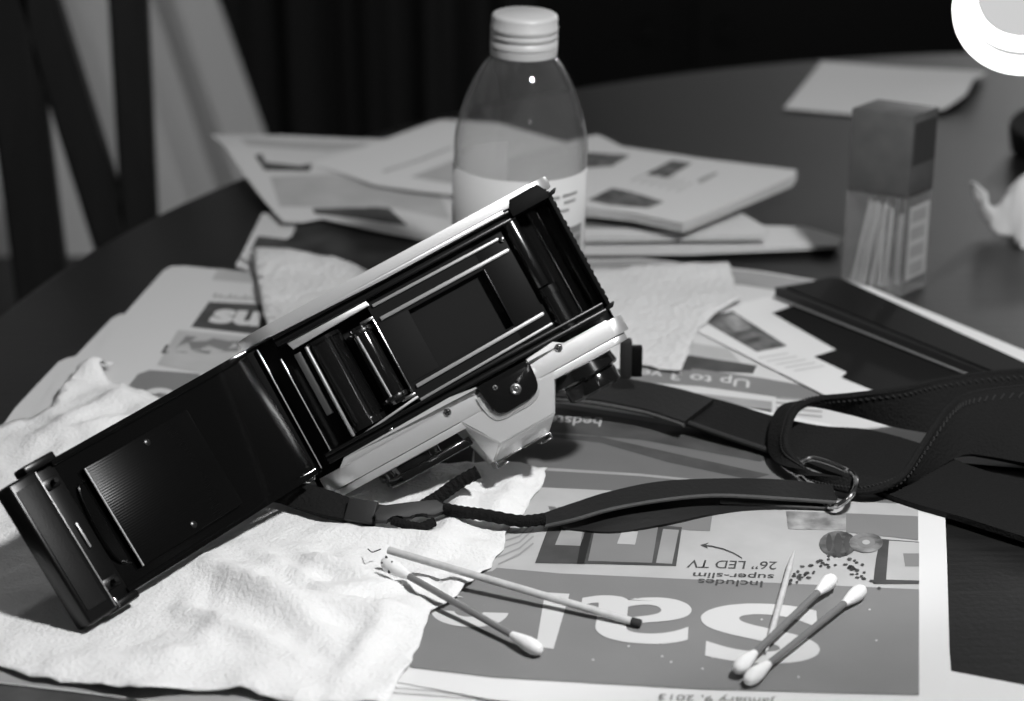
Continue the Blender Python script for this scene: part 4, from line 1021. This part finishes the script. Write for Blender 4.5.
# ------------------------------------------------------------------ right edge: crumpled tissue, black cap
bm = bmesh.new()
ribbon(bm, E([(969, 184, 24), (983, 194, 19), (996, 206, 14), (1008, 192, 22), (1022, 177, 30), (1044, 166, 34), (1075, 172, 30)]), E([(971, 189, 20), (984, 213, 8), (998, 232, 3), (1012, 241, 1.2), (1026, 247, .8), (1048, 252, .8), (1075, 250, .8)]), .0012, 8, 8)
ribbon(bm, E([(1008, 190, 21), (1030, 172, 31), (1062, 165, 33), (1085, 180, 20)]), E([(1014, 190, 2), (1035, 180, 1), (1062, 178, 1), (1085, 200, 1)]), .0012, 8, 6)
for v in bm.verts:
    d = .0028 * noise.noise(v.co * 70) + .0012 * noise.noise(v.co * 190); v.co += Vector((d, d * .6, d * .8)); v.co.z = max(v.co.z, .0004)
tag(obj('crumpled_tissue', bm, M['tissue'], angle=2.), 'crumpled white tissue at the right edge of the table', 'tissue')
cpb = thing('round_cap', 'black round cap lying beyond the crumpled tissue', 'cap', G(1035, 150, 0))
ax = Vector((-.1, -.25, .96)).normalized(); pc = G(1042, 148, .003)
bm = bmesh.new(); lathe(bm, pc + Vector((0, 0, -.0005)), ax, [(0, .017), (.002, .0185), (.014, .0195), (.017, .019)], 48); obj('shell', bm, M['gloss'], cpb)
bm = bmesh.new(); lathe(bm, pc + ax * .0168, ax, [(0, .0185), (.0012, .018), (.0014, .015), (.0004, .0145)], 48); obj('rim', bm, M['plastic'], cpb)

# ------------------------------------------------------------------ lamp with lit glass, partly in the frame
lc = Vector((.1251, .52, .2485))
dl_ = thing('desk_lamp', 'glowing round glass lamp head with a bright rim, top right corner', 'lamp', (.70, .80, 0))
lax = Vector((.45, -.52, -.72)).normalized()
bm = bmesh.new()
bmesh.ops.create_uvsphere(bm, u_segments=40, v_segments=24, radius=.0150, matrix=Matrix.Translation(lc)); obj('frosted_bulb', bm, M['face'], dl_)
view = (Vector((0, 0, CH)) - lc).normalized()
bm = bmesh.new(); n1 = Vector((-.25, -.75, .6)).normalized(); a_ = n1.orthogonal().normalized(); b_ = n1.cross(a_)
tube(bm, [lc + (a_ * math.cos(t) + b_ * math.sin(t)) * .0150 + n1 * .0012 for t in [2 * PI * i / 48 for i in range(48)]], .0016, 12, True); obj('glass_rim', bm, M['rim'], dl_)
bm = bmesh.new(); tube(bm, [lc + (a_ * math.cos(t) + b_ * math.sin(t)) * .0127 + n1 * .0082 for t in [2 * PI * i / 48 for i in range(48)]], .0008, 12, True); obj('glass_rim', bm, M['rim'], dl_)
bm = bmesh.new(); lathe(bm, lc + Vector((.0015, 0, .0105)), (.1, 0, 1), [(0, .0145), (.008, .018), (.022, .015), (.034, .008), (.036, .001)], 40); obj('shade', bm, M['shade'], dl_)
bm = bmesh.new(); tube(bm, smooth_path([lc + Vector((.005, 0, .045)), lc + Vector((.04, .01, .10)), lc + Vector((.16, .05, .15)), Vector((.62, .78, .30)), Vector((.70, .80, .16)), Vector((.70, .80, .02))], 10), .006, 12); obj('arm', bm, M['shade'], dl_)
bm = bmesh.new(); lathe(bm, (.70, .80, .0003), (0, 0, 1), [(0, .07), (.012, .07), (.022, .062), (.026, .012)], 48); obj('base', bm, M['shade'], dl_)
